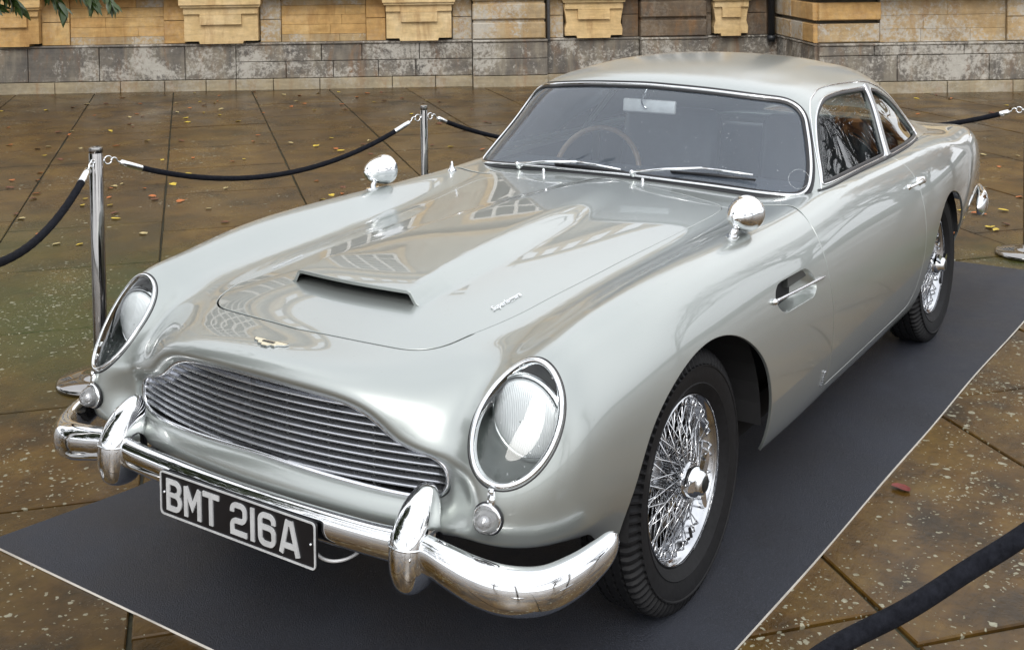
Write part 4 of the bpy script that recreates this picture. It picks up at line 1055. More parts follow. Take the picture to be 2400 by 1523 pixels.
for sx in (-1, 1):
    st_ = rbox('seat', (sx*.34-.235, 1.62, .42), (sx*.34+.235, 2.10, .56), .05, M['leather'], car)
    rbox('seat_back', (sx*.34-.235, 2.02, .46), (sx*.34+.235, 2.14, 1.00), .05, M['leather'], st_, slab_rot((0, 2.05, .5), math.radians(-14)))
    rbox('door_card', (sx*.70-.012, 1.08, .40), (sx*.70+.012, 2.05, .855), .010, M['leather'], car)
    rbox('rear_quarter_trim', (sx*.66-.012, 2.07, .40), (sx*.66+.012, 2.62, .855), .010, M['leather'], car)
rbox('rear_seat', (-.58, 2.36, .45), (.58, 2.52, .90), .05, M['leather'], car, slab_rot((0, 2.4, .5), math.radians(-18)))
rbox('parcel_shelf', (-.50, 2.58, .815), (.50, 2.78, .840), .008, M['leather'], car)
# steering wheel on the right-hand side of the car
c = Vector((-.36, 1.50, .775)); fm = Matrix.Translation(c) @ Matrix.Rotation(math.radians(68), 4, 'X')
pts = [fm @ Vector((.198*math.cos(a), .198*math.sin(a), 0)) for a in np.linspace(0, 2*math.pi, 49)[:-1]]
g = G(); g.tube(pts, .0115, 10, True); swl = g.obj('steering_wheel', M['wood'], car)
g = G()
for a in (math.radians(15), math.radians(165), math.radians(270)): g.tube([fm @ Vector((0, 0, -.02)), fm @ Vector((.19*math.cos(a), .19*math.sin(a), 0))], .006, 6)
g.lathe([(0, .0), (.045, -.005), (.05, -.02), (.03, -.12)], 24, fm); g.obj('wheel_spoke', M['alloy'], swl)
# rear-view mirror seen from behind, on a hooked stem
mm_ = slab_rot((0, 1.285, 1.105), math.radians(-8))
rv = rbox('rear_view_mirror', (-.112, 1.278, 1.080), (.112, 1.294, 1.132), .0075, M['plate_letter'], car, mm_)
g = G(); g.tube(poly_smooth([(-.005,1.272,1.100),(-.018,1.268,1.112),(-.020,1.262,1.135),(-.004,1.262,1.160),(0,1.272,1.183)], 6, False), .0045, 8); g.obj('mirror_stem', M['chrome'], rv)
# tax-disc ring low on the near corner of the windscreen
g = G(); cdisc = onglass(1872, 420, -.006); nrm = Vector((.35, -1, .6)).normalized(); ff = frame(nrm, Vector((0, 0, 1)), cdisc)
g.tube([ff @ Vector((.034*math.cos(a), .034*math.sin(a), 0)) for a in np.linspace(0, 2*math.pi, 33)[:-1]], .0008, 6, True); g.obj('disc_holder', M['clear_glass'], car)
# tail lamps
for sx in (-1, 1):
    g = G(); g.lathe([(0, .03), (.012, .026), (.022, .012), (.026, 0)], 18, Matrix.Translation((sx*.585, 3.665, .655)) @ Matrix.Rotation(-math.pi/2, 4, 'X')); g.obj('tail_lamp', M['red_lens'], car)
# ================================================================ PAVING
PD = np.array([-.755, .656]); QD = np.array([.656, .755])
def pq(t, s): return PD*t+QD*s
b = NB('wet_sandstone'); v = b.geo(); oi = b.new('ShaderNodeObjectInfo')
big = b.noise(v, .9, 3); med = b.noise(v, 3.2, 5, .6); fine = b.noise(v, 38, 5, .65); mic = b.noise(v, 160, 2)
lay = b.noise(b.mapping(v, (6, 1.6, 1)), 2.2, 5, .7, .6)
c = b.ramp(med, (.22, (.011, .008, .005)), (.38, (.036, .021, .007)), (.50, (.082, .043, .009)), (.66, (.130, .076, .016)), (.82, (.19, .130, .042)))
c = b.mix(b.math('MULTIPLY', oi.outputs['Random'], .5), c, (.036, .028, .016))
c = b.mix(.65, c, b.ramp(lay, (.3, (.6, .6, .6)), (.7, (1.25, 1.2, 1.1))), 'MULTIPLY')
c = b.mix(.5, c, b.ramp(fine, (.3, (.65, .65, .65)), (.72, (1.3, 1.3, 1.3))), 'MULTIPLY')
sx = b.new('ShaderNodeSeparateXYZ'); b.link(v, sx.inputs[0])
def blob(cx, cy, r0, r1):
    dx = b.math('SUBTRACT', sx.outputs[0], cx); dy = b.math('SUBTRACT', sx.outputs[1], cy)
    d = b.math('SQRT', b.math('ADD', b.math('MULTIPLY', dx, dx), b.math('MULTIPLY', dy, dy)))
    mr = b.new('ShaderNodeMapRange'); mr.inputs[1].default_value = r0; mr.inputs[2].default_value = r1; mr.inputs[3].default_value = 1; mr.inputs[4].default_value = 0
    b.link(d, mr.inputs[0]); return mr.outputs[0]
moss = b.math('MAXIMUM', b.math('MAXIMUM', blob(-2.7, .9, .5, 1.5), blob(1.25, 3.9, .3, 1.0)), b.math('MULTIPLY', blob(-4.2, 1.2, .3, 1.3), .6))
mossn = b.math('MULTIPLY', moss, b.ramp(b.noise(v, 2.4, 4), (.25, .25), (.48, 1.)))
c = b.mix(b.math('MULTIPLY', mossn, .82), c, b.mix(fine, (.016, .026, .005), (.060, .080, .018)))
# pale lichen rosettes
near = b.math('MAXIMUM', b.math('MAXIMUM', b.math('MULTIPLY', moss, .9), blob(1.4, 1.0, 1.2, 3.2)), blob(-.6, -1.0, .6, 2.0))
wv = b.new('ShaderNodeVectorMath'); wv.operation = 'ADD'; nn_ = b.new('ShaderNodeTexNoise'); nn_.inputs['Scale'].default_value = 30; nn_.inputs['Detail'].default_value = 4; b.link(v, nn_.inputs['Vector'])
sc_ = b.new('ShaderNodeVectorMath'); sc_.operation = 'SCALE'; sc_.inputs['Scale'].default_value = .035; b.link(nn_.outputs['Color'], sc_.inputs[0]); b.link(v, wv.inputs[0]); b.link(sc_.outputs[0], wv.inputs[1])
lich = None
for scl, rad_, dens in ((17, .24, .48), (34, .30, .46), (70, .34, .47), (8, .17, .60)):
    vo = b.voro(wv.outputs[0], scl); se = b.new('ShaderNodeSeparateColor'); b.link(vo.outputs['Color'], se.inputs[0])
    rr = b.math('MULTIPLY', se.outputs[0], rad_); inside = b.math('LESS_THAN', vo.outputs['Distance'], rr)
    on = b.math('GREATER_THAN', b.math('ADD', b.math('MULTIPLY', se.outputs[1], .6), b.math('MULTIPLY', b.noise(v, 1.5, 3), 2.2)), b.math('SUBTRACT', dens+1.29, b.math('MULTIPLY', near, .34)))
    k_ = b.math('MULTIPLY', inside, on); lich = k_ if lich is None else b.math('MAXIMUM', lich, k_)
c = b.mix(b.math('MULTIPLY', lich, b.ramp(fine, (.30, .35), (.6, .9))), c, b.mix(fine, (.20, .19, .11), (.42, .41, .33)))
wet = b.ramp(b.noise(v, 1.3, 4), (.35, .09), (.62, .27))
b.set(Base_Color=c, Roughness=b.math('ADD', wet, b.math('ADD', b.math('MULTIPLY', lich, .3), b.math('MULTIPLY', fine, .12))), Specular_IOR_Level=.24)
hgt = b.math('ADD', b.math('MULTIPLY', med, .6), b.math('ADD', b.math('MULTIPLY', fine, .35), b.math('ADD', b.math('MULTIPLY', lich, .12), b.math('MULTIPLY', lay, .5))))
b.set(Normal=b.bump(hgt, .5, .008)); M['slab'] = b.m
b = NB('mossy_bedding'); v = b.geo(); n = b.noise(v, 25)
b.set(Base_Color=b.ramp(n, (.3, (.008, .007, .004)), (.7, (.040, .038, .014))), Roughness=.8, Normal=b.bump(n, .5, .01)); M['bed'] = b.m
g = G(); N_ = 24
for i in range(N_+1):
    for j in range(N_+1): g.v.append((-90+180*i/N_, -90+180*j/N_, -.012))
for i in range(N_):
    for j in range(N_): a = i*(N_+1)+j; g.f.append((a, a+N_+1, a+N_+2, a+1))
ground = struct(g.obj('paving', M['bed'], None, False))
def inview(x, y, mg=140):
    d = Vector((x-CX, y-CY, -CZ)); f = d.dot(F1)
    if f < .3: return False
    px = 1200+FPX*d.dot(R2)/f; py = PPY-FPX*d.dot(U2)/f
    return -mg < px < 2400+mg and -mg < py < 1523+mg
def slab_geo(g, t0, t1, s0, s1):
    gp = .0045+.003*random.random(); dz = random.uniform(-.0022, .0012); t0 += gp; t1 -= gp; s0 += gp; s1 -= gp; e = .004
    tl = [random.uniform(-.0012, .0012) for _ in range(4)]
    nE = 5; top = []
    def edge(a, b_, k): return [(a[0]+(b_[0]-a[0])*i/k+random.uniform(-.002, .002), a[1]+(b_[1]-a[1])*i/k+random.uniform(-.002, .002)) for i in range(k)]
    cs = [(t0, s0), (t1, s0), (t1, s1), (t0, s1)]; outl = []
    for i in range(4): outl += edge(cs[i], cs[(i+1) % 4], nE)
    ct = ((t0+t1)/2, (s0+s1)/2); n = len(outl); V = []
    for (ins, z) in ((0, -.03), (0, dz-.004), (e, dz)):
        for t, s in outl:
            tt = t+(ins if t < ct[0]-.3 else -ins if t > ct[0]+.3 else 0)*1.0; ss = s+(ins if s < ct[1]-.3 else -ins if s > ct[1]+.3 else 0)
            p = pq(tt, ss); V.append((p[0], p[1], z+(tl[0]*(t-ct[0])+tl[1]*(s-ct[1])) if ins or z > -.02 else z))
    p = pq(*ct); V.append((p[0], p[1], dz))
    F = [(r*n+i, r*n+(i+1) % n, (r+1)*n+(i+1) % n, (r+1)*n+i) for r in range(2) for i in range(n)]+[(2*n+i, 2*n+(i+1) % n, 3*n) for i in range(n)]
    F = [f[::-1] for f in F]
    g.add(V, F)
rest_g = G(); cnt = 0
known = {-2: [3.45, 4.78, 5.9, 6.9], -3: [3.4, 4.6, 6.0], 1: [-.75, .13, 1.2, 2.3], 2: [-.9, .4, 1.7]}
for r in range(-16, 18):
    s0 = .03+.93*(r-1) if True else 0; s1 = s0+.93
    cuts = list(known.get(r, [])); 
    if not cuts: cuts = [random.uniform(-.4, .5)]
    while cuts[0] > -14: cuts.insert(0, cuts[0]-random.uniform(.8, 1.45))
    while cuts[-1] < 20: cuts.append(cuts[-1]+random.uniform(.8, 1.45))
    for t0, t1 in zip(cuts[:-1], cuts[1:]):
        c0 = pq((t0+t1)/2, (s0+s1)/2)
        vis = inview(*c0, 250) or any(inview(*pq(t, s), 60) for t in (t0, t1) for s in (s0, s1))
        if vis and cnt < 295 and c0[1] < 14:
            gg = G(); slab_geo(gg, t0, t1, s0, s1); o = gg.obj('slab', M['slab'], ground, True, auto=30); cnt += 1
        else: slab_geo(rest_g, t0, t1, s0, s1)
o = rest_g.obj('outer_slabs', M['slab'], ground, True, auto=30); o['kind'] = 'stuff'

# ---------------------------------------------------------------- black mat
b = NB('black_mat'); v = b.geo(); f1 = b.noise(v, 260, 3, .75); f2 = b.noise(v, 3.5, 4)
vo = b.voro(v, 170); wetd = b.math('LESS_THAN', vo.outputs['Distance'], .18)
grn = b.noise(v, 330, 2, .8); b.set(Base_Color=b.mix(b.ramp(grn, (.52, 0.), (.70, .75)), b.ramp(f2, (.3, (.011, .0125, .019)), (.7, (.020, .0235, .035))), (.085, .095, .125)), Roughness=b.math('SUBTRACT', b.ramp(f2, (.35, .42), (.65, .58)), b.math('MULTIPLY', wetd, .2)), Specular_IOR_Level=.5)
b.set(Normal=b.bump(b.math('ADD', f1, b.math('MULTIPLY', wetd, .3)), .9, .006)); M['mat'] = b.m
M['mat_edge'] = simple('mat_cut_edge', (.52, .49, .44), .6, 0, .2, 8)
nx_, ny_ = 22, 60; V = []; F = []
def mat_edge(y, side):
    if side < 0: return float(np.interp(y, [-.8, -.34, 3.8], [-1.092, -1.012, -1.0]))
    return .952+.0285*(y+.11)+.003*math.sin(y*2.3)+.002*math.sin(y*5.1)
for j in range(ny_):
    y = -.80+4.62*j/(ny_-1)
    for i in range(nx_):
        u = i/(nx_-1); x = mat_edge(y, -1)*(1-u)+mat_edge(y, 1)*u; yy = y+(-.004-.03*u if j == 0 else 0)+(.06*(u-.5) if j == ny_-1 else 0)
        z = .0065+.0015*(max(0, u-.93)/.07)*(math.sin(y*7)+1)*.5+.0006*math.sin(x*9+y*3)*math.sin(y*4.3)
        V.append((x, yy, z))
n0 = len(V)
for j in range(ny_-1):
    for i in range(nx_-1): a = j*nx_+i; F.append((a, a+1, a+nx_+1, a+nx_))
matt = fastmesh('display_mat', V, F, M['mat'])
tag(matt, 'black rubber mat with pale cut edges lying under the parked silver car', 'mat')
g = G()
per = [(0, i) for i in range(nx_)]+[(j, nx_-1) for j in range(1, ny_)]+[(ny_-1, i) for i in range(nx_-2, -1, -1)]+[(j, 0) for j in range(ny_-2, 0, -1)]
P_ = [Vector(V[j*nx_+i]) for j, i in per]; n = len(P_); cc = Vector((0, 1.5, 0))
VV = []
for k, p in enumerate(P_):
    t = P_[(k+1) % n]-P_[k-1]; o_ = Vector((t.y, -t.x, 0)).normalized(); VV += [p+Vector((0, 0, .0002))-o_*.0004, p+o_*.0005-Vector((0, 0, .0012)), Vector((p.x, p.y, .0005))+o_*.0007]
fastmesh('cut_edge', VV, [(k*3+r, ((k+1) % n)*3+r, ((k+1) % n)*3+r+1, k*3+r+1) for k in range(n) for r in range(2)], M['mat_edge'], matt)

# ---------------------------------------------------------------- rope barrier
def stanchion(x, y, r, label, hooks=(), hz=.887):
    t = thing('barrier_post', label, 'barrier post', (x, y, 0), 0, 'polished barrier posts around the car')
    g = G(); g.lathe([(0, .944), (r*.8, .946), (r*.98, .943), (r, .939), (r, .925), (r*.97, .9235), (r*.97, .9215), (r, .920), (r, .03)], 32); g.obj('post', M['steel_post'], t, auto=40)
    br = .172; g = G(); g.lathe([(br-.012, .0), (br, .004), (br, .016), (br-.010, .024), (br*.55, .033), (r+.006, .040), (r+.004, .055), (r, .057)], 48); g.obj('base', M['steel_post'], t)
    for ang in hooks:
        g = G(); dx, dy = math.cos(ang), math.sin(ang)
        g.lathe([(.007, 0), (.007, .006), (.003, .010)], 12, frame(Vector((dx, dy, 0)), Vector((0, 0, 1)), Vector((dx*r*.97, dy*r*.97, hz))))
        pts = [Vector((dx*(r+.022-.016*math.cos(a)), dy*(r+.022-.016*math.cos(a)), hz+.016*math.sin(a))) for a in np.linspace(0, 2*math.pi, 17)[:-1]]
        g.tube(pts, .0032, 8, True); g.obj('hook_ring', M['chrome'], t)
    return t
def rope(p0, p1, sag, r, label, n=28):
    p0, p1 = Vector(p0), Vector(p1)
    pts = []
    for i in range(n+1):
        u = i/n; p = p0.lerp(p1, u); p.z -= 4*sag*u*(1-u); pts.append(p)
    L = (p1-p0).length; k = max(1, round(n*.085/L)); 
    t = thing('barrier_rope', label, 'barrier rope', pts[0], 0, 'black ropes slung between the posts'); o = Vector(pts[0])
    body = [p-o for p in pts[k:n+1-k]]
    body = [Vector(p) for p in poly_smooth(body, 3, False)]
    g = G(); g.tube(body, [r*(1+.03*math.sin(i*1.7)) for i in range(len(body))], 14); g.obj('rope_body', M['rope'], t)
    for a, b_ in ((pts[0], pts[k]), (pts[n], pts[n-k])):
        d = (b_-a).normalized(); e0 = a+d*.03-o; e1 = b_+d*.012-o; g = G()
        g.tube([e0, e0+d*.004, e0+d*.03, e1-d*.004, e1], [r*.55, r*1.02, r*1.08, r*1.08, r*1.0], 16); g.obj('ferrule', M['chrome'], t)
        g = G(); s0 = a-o; side_ = d.cross(Vector((0, 0, 1))).normalized(); upv = side_.cross(d)
        pp = [s0+d*.030, s0+d*.018+upv*.001, s0+d*.008+upv*.010, s0-d*.004+upv*.010, s0-d*.010, s0-d*.004-upv*.008]
        g.tube([Vector(p) for p in poly_smooth(pp, 4, False)], .0034, 8); g.obj('snap_hook', M['chrome'], t)
    return t
PA, PB, PC, PDd, PE = (-1.905, .215), (-1.54, 1.86), (.83, 4.20), (-1.15, 4.0), (-1.0, -1.06)
def ang(a, b_): return math.atan2(b_[1]-a[1], b_[0]-a[0])
stanchion(*PA, .0275, 'tall polished barrier post with a round base, nearest the left headlamp', [ang(PA, PB), ang(PA, PE)])
stanchion(*PB, .0185, 'slim polished barrier post standing behind the far wing mirror', [ang(PB, PA), ang(PB, PDd)])
stanchion(*PC, .0275, 'polished barrier post at the right edge, beyond the rear bumper', [ang(PC, PDd)], .80)
stanchion(*PDd, .0185, 'slim polished barrier post hidden behind the car cabin', [ang(PDd, PB), ang(PDd, PC)], .80)
stanchion(*PE, .0275, 'polished barrier post out in front of the left headlamp', [ang(PE, PA)])
def hk(a, b_, r, hz): d = Vector((b_[0]-a[0], b_[1]-a[1], 0)).normalized(); return (a[0]+d.x*(r+.045), a[1]+d.y*(r+.045), hz-.004)
rope(hk(PA, PB, .0275, .887), hk(PB, PA, .0185, .887), .165, .0115, 'black rope hanging in a long curve between the two posts on the left')
rope(hk(PA, PE, .0275, .887), hk(PE, PA, .0275, .887), .155, .0145, 'black rope falling from the nearer post out of the left edge')
rope(hk(PB, PDd, .0185, .887), hk(PDd, PB, .0185, .80), .20, .0115, 'black rope running from the slim post behind the windscreen')
rope(hk(PDd, PC, .0185, .80), hk(PC, PDd, .0275, .80), .16, .014, 'black rope with bright ferrule rising behind the rear wing')
PF, PG = (2.28, -.55), (1.02, -1.52)
q = [hit(2400, 1253, 2, .86), hit(2265, 1338, 2, .818), hit(2124, 1428, 2, .778), hit(1945, 1521, 2, .738)]
dq = q[0]-q[1]; pth = [q[0]+dq*4.2+Vector((0, 0, .05)), q[0]+dq*2+Vector((0, 0, .012)), q[0], q[1], q[2], q[3], q[3]+Vector((-.035, -.13, -.005)), q[3]+Vector((-.06, -.30, .02)), q[3]+Vector((-.08, -.48, .09))]
fr = thing('barrier_rope', 'thick blurred black rope sweeping across the bottom right corner', 'barrier rope', pth[0], 0, 'black ropes slung between the posts')
g = G(); pp = [Vector(p)-Vector(pth[0]) for p in poly_smooth([tuple(p) for p in pth], 8, False)]; g.tube(pp, .0138, 20); g.obj('rope_body', M['rope'], fr)
for end, nxt in ((pp[0], pp[4]), (pp[-1], pp[-5])):
    d = (end-nxt).normalized(); g = G(); g.tube([end-d*.01, end, end+d*.07], [.0145, .0155, .014], 16); g.obj('ferrule', M['chrome'], fr)
for p, lb in ((Vector(pth[0])+Vector((.10, .08, 0)), 'polished barrier post out of frame to the right'), (Vector(pth[-1])+Vector((-.02, -.10, 0)), 'polished barrier post out of frame close to the viewer')):
    stanchion(p.x, p.y, .0275, lb, [])

# ================================================================ BUILDING
def stone_mat(name, cols, white=0., dark=0., rough=.75):
    b = NB(name); v = b.geo(); oi = b.new('ShaderNodeObjectInfo')
    n1 = b.noise(v, 2.6, 5, .65); n2 = b.noise(v, 14, 6, .7); n3 = b.noise(b.mapping(v, (1, 1, .22)), 7, 5, .65, .4); strat = b.noise(b.mapping(v, (1.2, 1.2, 9)), 2.2, 5, .65, .5)
    c = b.ramp(n1, (.3, cols[0]), (.5, cols[1]), (.7, cols[2]))
    c = b.mix(b.math('MULTIPLY', oi.outputs['Random'], .55), c, cols[3])
    c = b.mix(.6, c, b.ramp(strat, (.3, (.72, .70, .66)), (.7, (1.22, 1.2, 1.15))), 'MULTIPLY')
    c = b.mix(.5, c, b.ramp(n2, (.3, (.7, .7, .7)), (.7, (1.25, 1.25, 1.25))), 'MULTIPLY')
    rust = b.ramp(n3, (.52, 0.), (.68, 1.)); c = b.mix(b.math('MULTIPLY', rust, .45), c, (.26, .115, .030))
    if dark: c = b.mix(b.math('MULTIPLY', b.ramp(b.noise(v, 1.9, 6, .7, .5), (.36, 1.), (.60, 0.)), dark), c, b.mix(n2, (.028, .027, .028), (.09, .088, .09)))
    if white: c = b.mix(b.math('MULTIPLY', b.ramp(b.noise(b.mapping(v, (1, 1, .12)), 9, 4, .6), (.50, 0.), (.72, 1.)), .5*white), c, (.34, .30, .22)); c = b.mix(b.math('MULTIPLY', b.ramp(b.math('ADD', b.math('MULTIPLY', b.noise(v, 1.6, 7, .75, .4), .65), b.math('MULTIPLY', b.noise(v, 26, 4, .7), .35)), (.49, 0.), (.57, 1.)), white), c, b.mix(n2, (.30, .28, .24), (.56, .53, .47)))
    sz = b.new('ShaderNodeSeparateXYZ'); b.link(v, sz.inputs[0])
    b.set(Base_Color=c, Roughness=rough, Normal=b.bump(b.math('ADD', n2, b.math('MULTIPLY', strat, .6)), .55, .012)); return b.m
OC = [(.38, .225, .075), (.52, .335, .13), (.60, .42, .20), (.47, .265, .09)]
M['ochre'] = stone_mat('ochre_limestone', OC, .12, 0)
M['ochre_worn'] = stone_mat('weathered_ochre_limestone', [(.31, .21, .095), (.45, .32, .16), (.55, .43, .27), (.39, .265, .13)], .85, .25)
M['cream'] = stone_mat('cream_carved_stone', [(.50, .36, .17), (.60, .45, .24), (.66, .52, .31), (.56, .37, .16)], 0, 0)
M['dark_stone'] = stone_mat('blackened_plinth_stone', [(.085, .078, .070), (.16, .14, .115), (.29, .25, .185), (.17, .15, .125)], .85, .58)
M['pale_stone'] = stone_mat('pale_base_stone', [(.24, .20, .13), (.34, .285, .19), (.42, .36, .25), (.30, .24, .15)], .35, .30)
M['shade_stone'] = stone_mat('painted_shade_stained_stone', [(.075, .050, .030), (.13, .088, .050), (.20, .14, .085), (.11, .075, .045)], .15, .55)  # darker browns put the recess shade into the colour, besides real staining
M['ashlar'] = stone_mat('pale_ashlar', [(.40, .36, .29), (.48, .44, .36), (.54, .50, .42), (.44, .39, .31)], .1, .1)
M['mortar'] = simple('mortar', (.10, .085, .06), .9, 0, .3, 12, .4)
M['pipe'] = simple('painted_pipe', (.02, .022, .026), .4)
M['pipe_grey'] = simple('lead_pipe', (.22, .23, .25), .5, .3)
M['win_white'] = simple('white_window_paint', (.72, .70, .66), .5)
M['win_glass'] = simple('dark_window_pane', (.02, .025, .03), .06)
building = thing('stately_building', 'ochre stone building with carved brackets and a blackened weathered plinth', 'building')
class Wall:
    def __init__(s, P0, d): s.P = Vector((P0[0], P0[1], 0)); s.d = Vector((d[0], d[1], 0)).normalized(); s.n = Vector((s.d.y, -s.d.x, 0))
    def p(s, u, dd, z): return s.P+s.d*u+s.n*dd+Vector((0, 0, z))
    def block(s, u0, u1, z0, z1, d1, mat, name='stone', d0=-.12, gap=.004, bev=.006, jit=.004, parent=None):
        u0 += gap; u1 -= gap; z0 += gap*.8; z1 -= gap*.8; dj = d1+random.uniform(-jit, jit); b_ = bev
        V = [s.p(u, d0, z) for u, z in ((u0, z0), (u1, z0), (u1, z1), (u0, z1))]+[s.p(u, dj-b_, z) for u, z in ((u0, z0), (u1, z0), (u1, z1), (u0, z1))]
        V += [s.p(u, dj, z) for u, z in ((u0+b_, z0+b_), (u1-b_, z0+b_), (u1-b_, z1-b_), (u0+b_, z1-b_))]
        F = [(i, (i+1) % 4, 4+(i+1) % 4, 4+i) for i in range(4)]+[(4+i, 4+(i+1) % 4, 8+(i+1) % 4, 8+i) for i in range(4)]+[(8, 9, 10, 11)]
        return fastmesh(name, V, F, mat, building if parent is None else parent, smooth=False)
    def poly(s, name, outline, d0, d1, mat, parent):
        n = len(outline); V = [s.p(u, d0, z) for u, z in outline]+[s.p(u, d1, z) for u, z in outline]
        F = [(i, (i+1) % n, n+(i+1) % n, n+i) for i in range(n)]+[tuple(range(n, 2*n))]
        o = fastmesh(name, V, F, mat, parent, smooth=False); bm = bmesh.new(); bm.from_mesh(o.data); bmesh.ops.recalc_face_normals(bm, faces=bm.faces); bm.to_mesh(o.data); bm.free(); return o
MW = Wall((-11.32, 5.9), (.794, .608)); WW = Wall((-1.83, 11.22), (.794, .608))
def course(w, u0, u1, z0, z1, d, mat, lo=.5, hi=1.1, name='stone', **kw):
    u = u0
    while u < u1-1e-6:
        l = random.uniform(lo, hi); e = u1 if u1-(u+l) < lo*.6 else u+l
        w.block(u, e, z0, z1, d, random.choice(mat) if isinstance(mat, list) else mat, name, **kw); u = e
H = 7.3; HR = 5.6; HWG = 5.0
# ---- main front, seen between z 0 and about 1.1 m
MW.block(-8, 6.1, -.02, H, -.10, M['mortar'], 'wall', -.5, 0); MW.block(6.1, 12.2, -.02, HR, -.10, M['mortar'], 'wall', -.5, 0)
def plinth(w, u0, u1, dd, two=False):
    course(w, u0, u1, -.02, .135, dd+.055, M['pale_stone'], .45, .95)
    if two: course(w, u0, u1, .135, .345, dd+.02, M['dark_stone'], .35, .8); course(w, u0, u1, .345, .555, dd+.015, M['dark_stone'], .5, 1.1)
    else: course(w, u0, u1, .135, .555, dd+.02, M['dark_stone'], .7, 1.3)
    course(w, u0, u1, .553, .585, dd+.035, M['dark_stone'], .9, 1.4, 'ledge_stone', bev=.010, gap=.001)
plinth(MW, -8, 2.9, .06); plinth(MW, 2.9, 5.84, .06, True)
plinth(MW, 5.84, 6.78, .20, True); plinth(MW, 6.78, 7.96, .06); plinth(MW, 7.96, 8.82, .20); plinth(MW, 8.82, 12.2, .02)
Z = [.585, .68, .80, .92, 1.04, 1.16]
for u0, u1 in ((.88, 2.02), (3.46, 4.51), (-1.4, -.4)):
    for z0, z1 in zip(Z[:-1], Z[1:]): course(MW, u0, u1, z0, z1, .015, [M['ochre'], M['ochre'], M['ochre_worn']] if z0 > .6 else M['ochre_worn'], .4, .9, gap=.0015, bev=.002, jit=.0015)
for u0, u1 in ((.54, .88), (2.02, 2.28), (3.20, 3.46), (4.51, 4.76), (5.59, 5.84), (6.78, 7.0), (7.74, 7.96), (8.82, 8.90), (9.34, 9.62), (-.4, -.05)):
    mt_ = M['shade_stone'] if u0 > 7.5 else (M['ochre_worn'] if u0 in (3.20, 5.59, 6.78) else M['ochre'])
    for z0, z1 in ((.585, .87), (.87, 1.16)): MW.block(u0, u1, z0, z1, .05, mt_)
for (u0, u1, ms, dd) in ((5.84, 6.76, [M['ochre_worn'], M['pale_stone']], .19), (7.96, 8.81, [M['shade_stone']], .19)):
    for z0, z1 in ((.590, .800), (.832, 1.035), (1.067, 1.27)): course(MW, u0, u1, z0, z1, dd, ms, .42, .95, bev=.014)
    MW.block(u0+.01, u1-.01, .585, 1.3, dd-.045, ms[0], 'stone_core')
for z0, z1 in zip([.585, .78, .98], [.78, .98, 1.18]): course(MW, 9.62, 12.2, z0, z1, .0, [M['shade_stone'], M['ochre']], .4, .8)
course(MW, -8, -1.4, .585, .87, .02, M['ochre'], .5, 1); course(MW, -8, -1.4, .87, 1.16, .02, M['ochre'], .5, 1)
# carved brackets
def bracket(w, u0, u1, mat, lab, scroll=True):
    t = thing('carved_bracket', lab, 'stone bracket', w.p((u0+u1)/2, .05, .58), 0, 'carved stone brackets along the wall'); W_ = u1-u0; inv = -Vector(t.location)
    m_ = W_*.22; sc_ = .018 if scroll else 0
    body = [(u0, .618), (u0+m_*.9, .618), (u0+m_*.95, .585), (u1-m_*.95, .585), (u1-m_*.9, .618), (u1, .618)]
    body += [(u1+sc_*.3, .70), (u1-sc_, .78), (u1-sc_*.2, .88), (u1+sc_, .98), (u1+sc_, 1.02), (u0-sc_, 1.02), (u0-sc_, .98), (u0+sc_*.2, .88), (u0+sc_, .78), (u0-sc_*.3, .70)]
    o = w.poly('bracket_body', body, -.05, .15, mat, t)
    o2 = w.poly('bracket_shoulder', [(u0-.004, .955), (u0-.004, 1.035), (u1+.004, 1.035), (u1+.004, .955), (u0+W_*.78, .955), (u0+W_*.78, .945), (u0+W_*.22, .945), (u0+W_*.22, .955)], -.05, .185, mat, t)
    o3 = w.poly('bracket_tongue', [(u0+W_*.22, .825), (u0+W_*.78, .825), (u0+W_*.78, .9425), (u0+W_*.22, .9425)], -.05, .195, mat, t)
    o4 = w.poly('bracket_cap', [(u0-.03, 1.038), (u1+.03, 1.038), (u1+.035, 1.065), (u0-.035, 1.065)], -.05, .22, mat, t)
    o5 = w.poly('bracket_cap', [(u0-.045, 1.068), (u1+.045, 1.068), (u1+.05, 1.16), (u0-.05, 1.16)], -.05, .245, mat, t)
    for k in (o, o2, o3, o4, o5): k.data.transform(Matrix.Translation(inv))
bracket(MW, -.05, .54, M['ochre'], 'rust-streaked carved bracket at the far left, half under the overhanging leaves', False)
bracket(MW, 2.29, 3.19, M['cream'], 'wide cream carved bracket, second from the left on the wall', False)
bracket(MW, 4.77, 5.58, M['cream'], 'cream carved bracket with orange streaks left of the lead pipe', False)
bracket(MW, 7.01, 7.73, M['cream'], 'scroll-sided golden carved bracket above the car roof')
bracket(MW, 8.91, 9.34, M['cream'], 'narrow scrolled bracket in the shaded recess beside the black pipe')
for u, lb in ((-2.6, 'cream carved bracket just beyond the left edge of view'), (-5.2, 'cream carved bracket at the far left end of the wall')): bracket(MW, u, u+.8, M['cream'], lb, False)
pp_ = thing('drain_pipe', 'black painted drain pipe running up the recess of the wall', 'pipe', MW.p(9.66, .10, .5))
g = G(); a = MW.p(9.66, .10, .5); g.tube([Vector((0, 0, 0)), Vector((0, 0, 7))], .045, 12); g.obj('pipe', M['pipe'], pp_); g = G(); g.tube([Vector((0, 0, .02)), Vector((0, 0, .08))], .055, 12); g.tube([Vector((0, 0, 2)), Vector((0, 0, 2.1))], .055, 12); o = g.obj('pipe_collar', M['pipe'], pp_); 
p2_ = thing('drain_pipe', 'thin grey lead pipe beside the rusticated pier', 'pipe', MW.p(6.80, .12, .56)); g = G(); g.tube([Vector((0, 0, 0)), Vector((0, 0, 6))], .022, 10); g.obj('pipe', M['pipe_grey'], p2_)
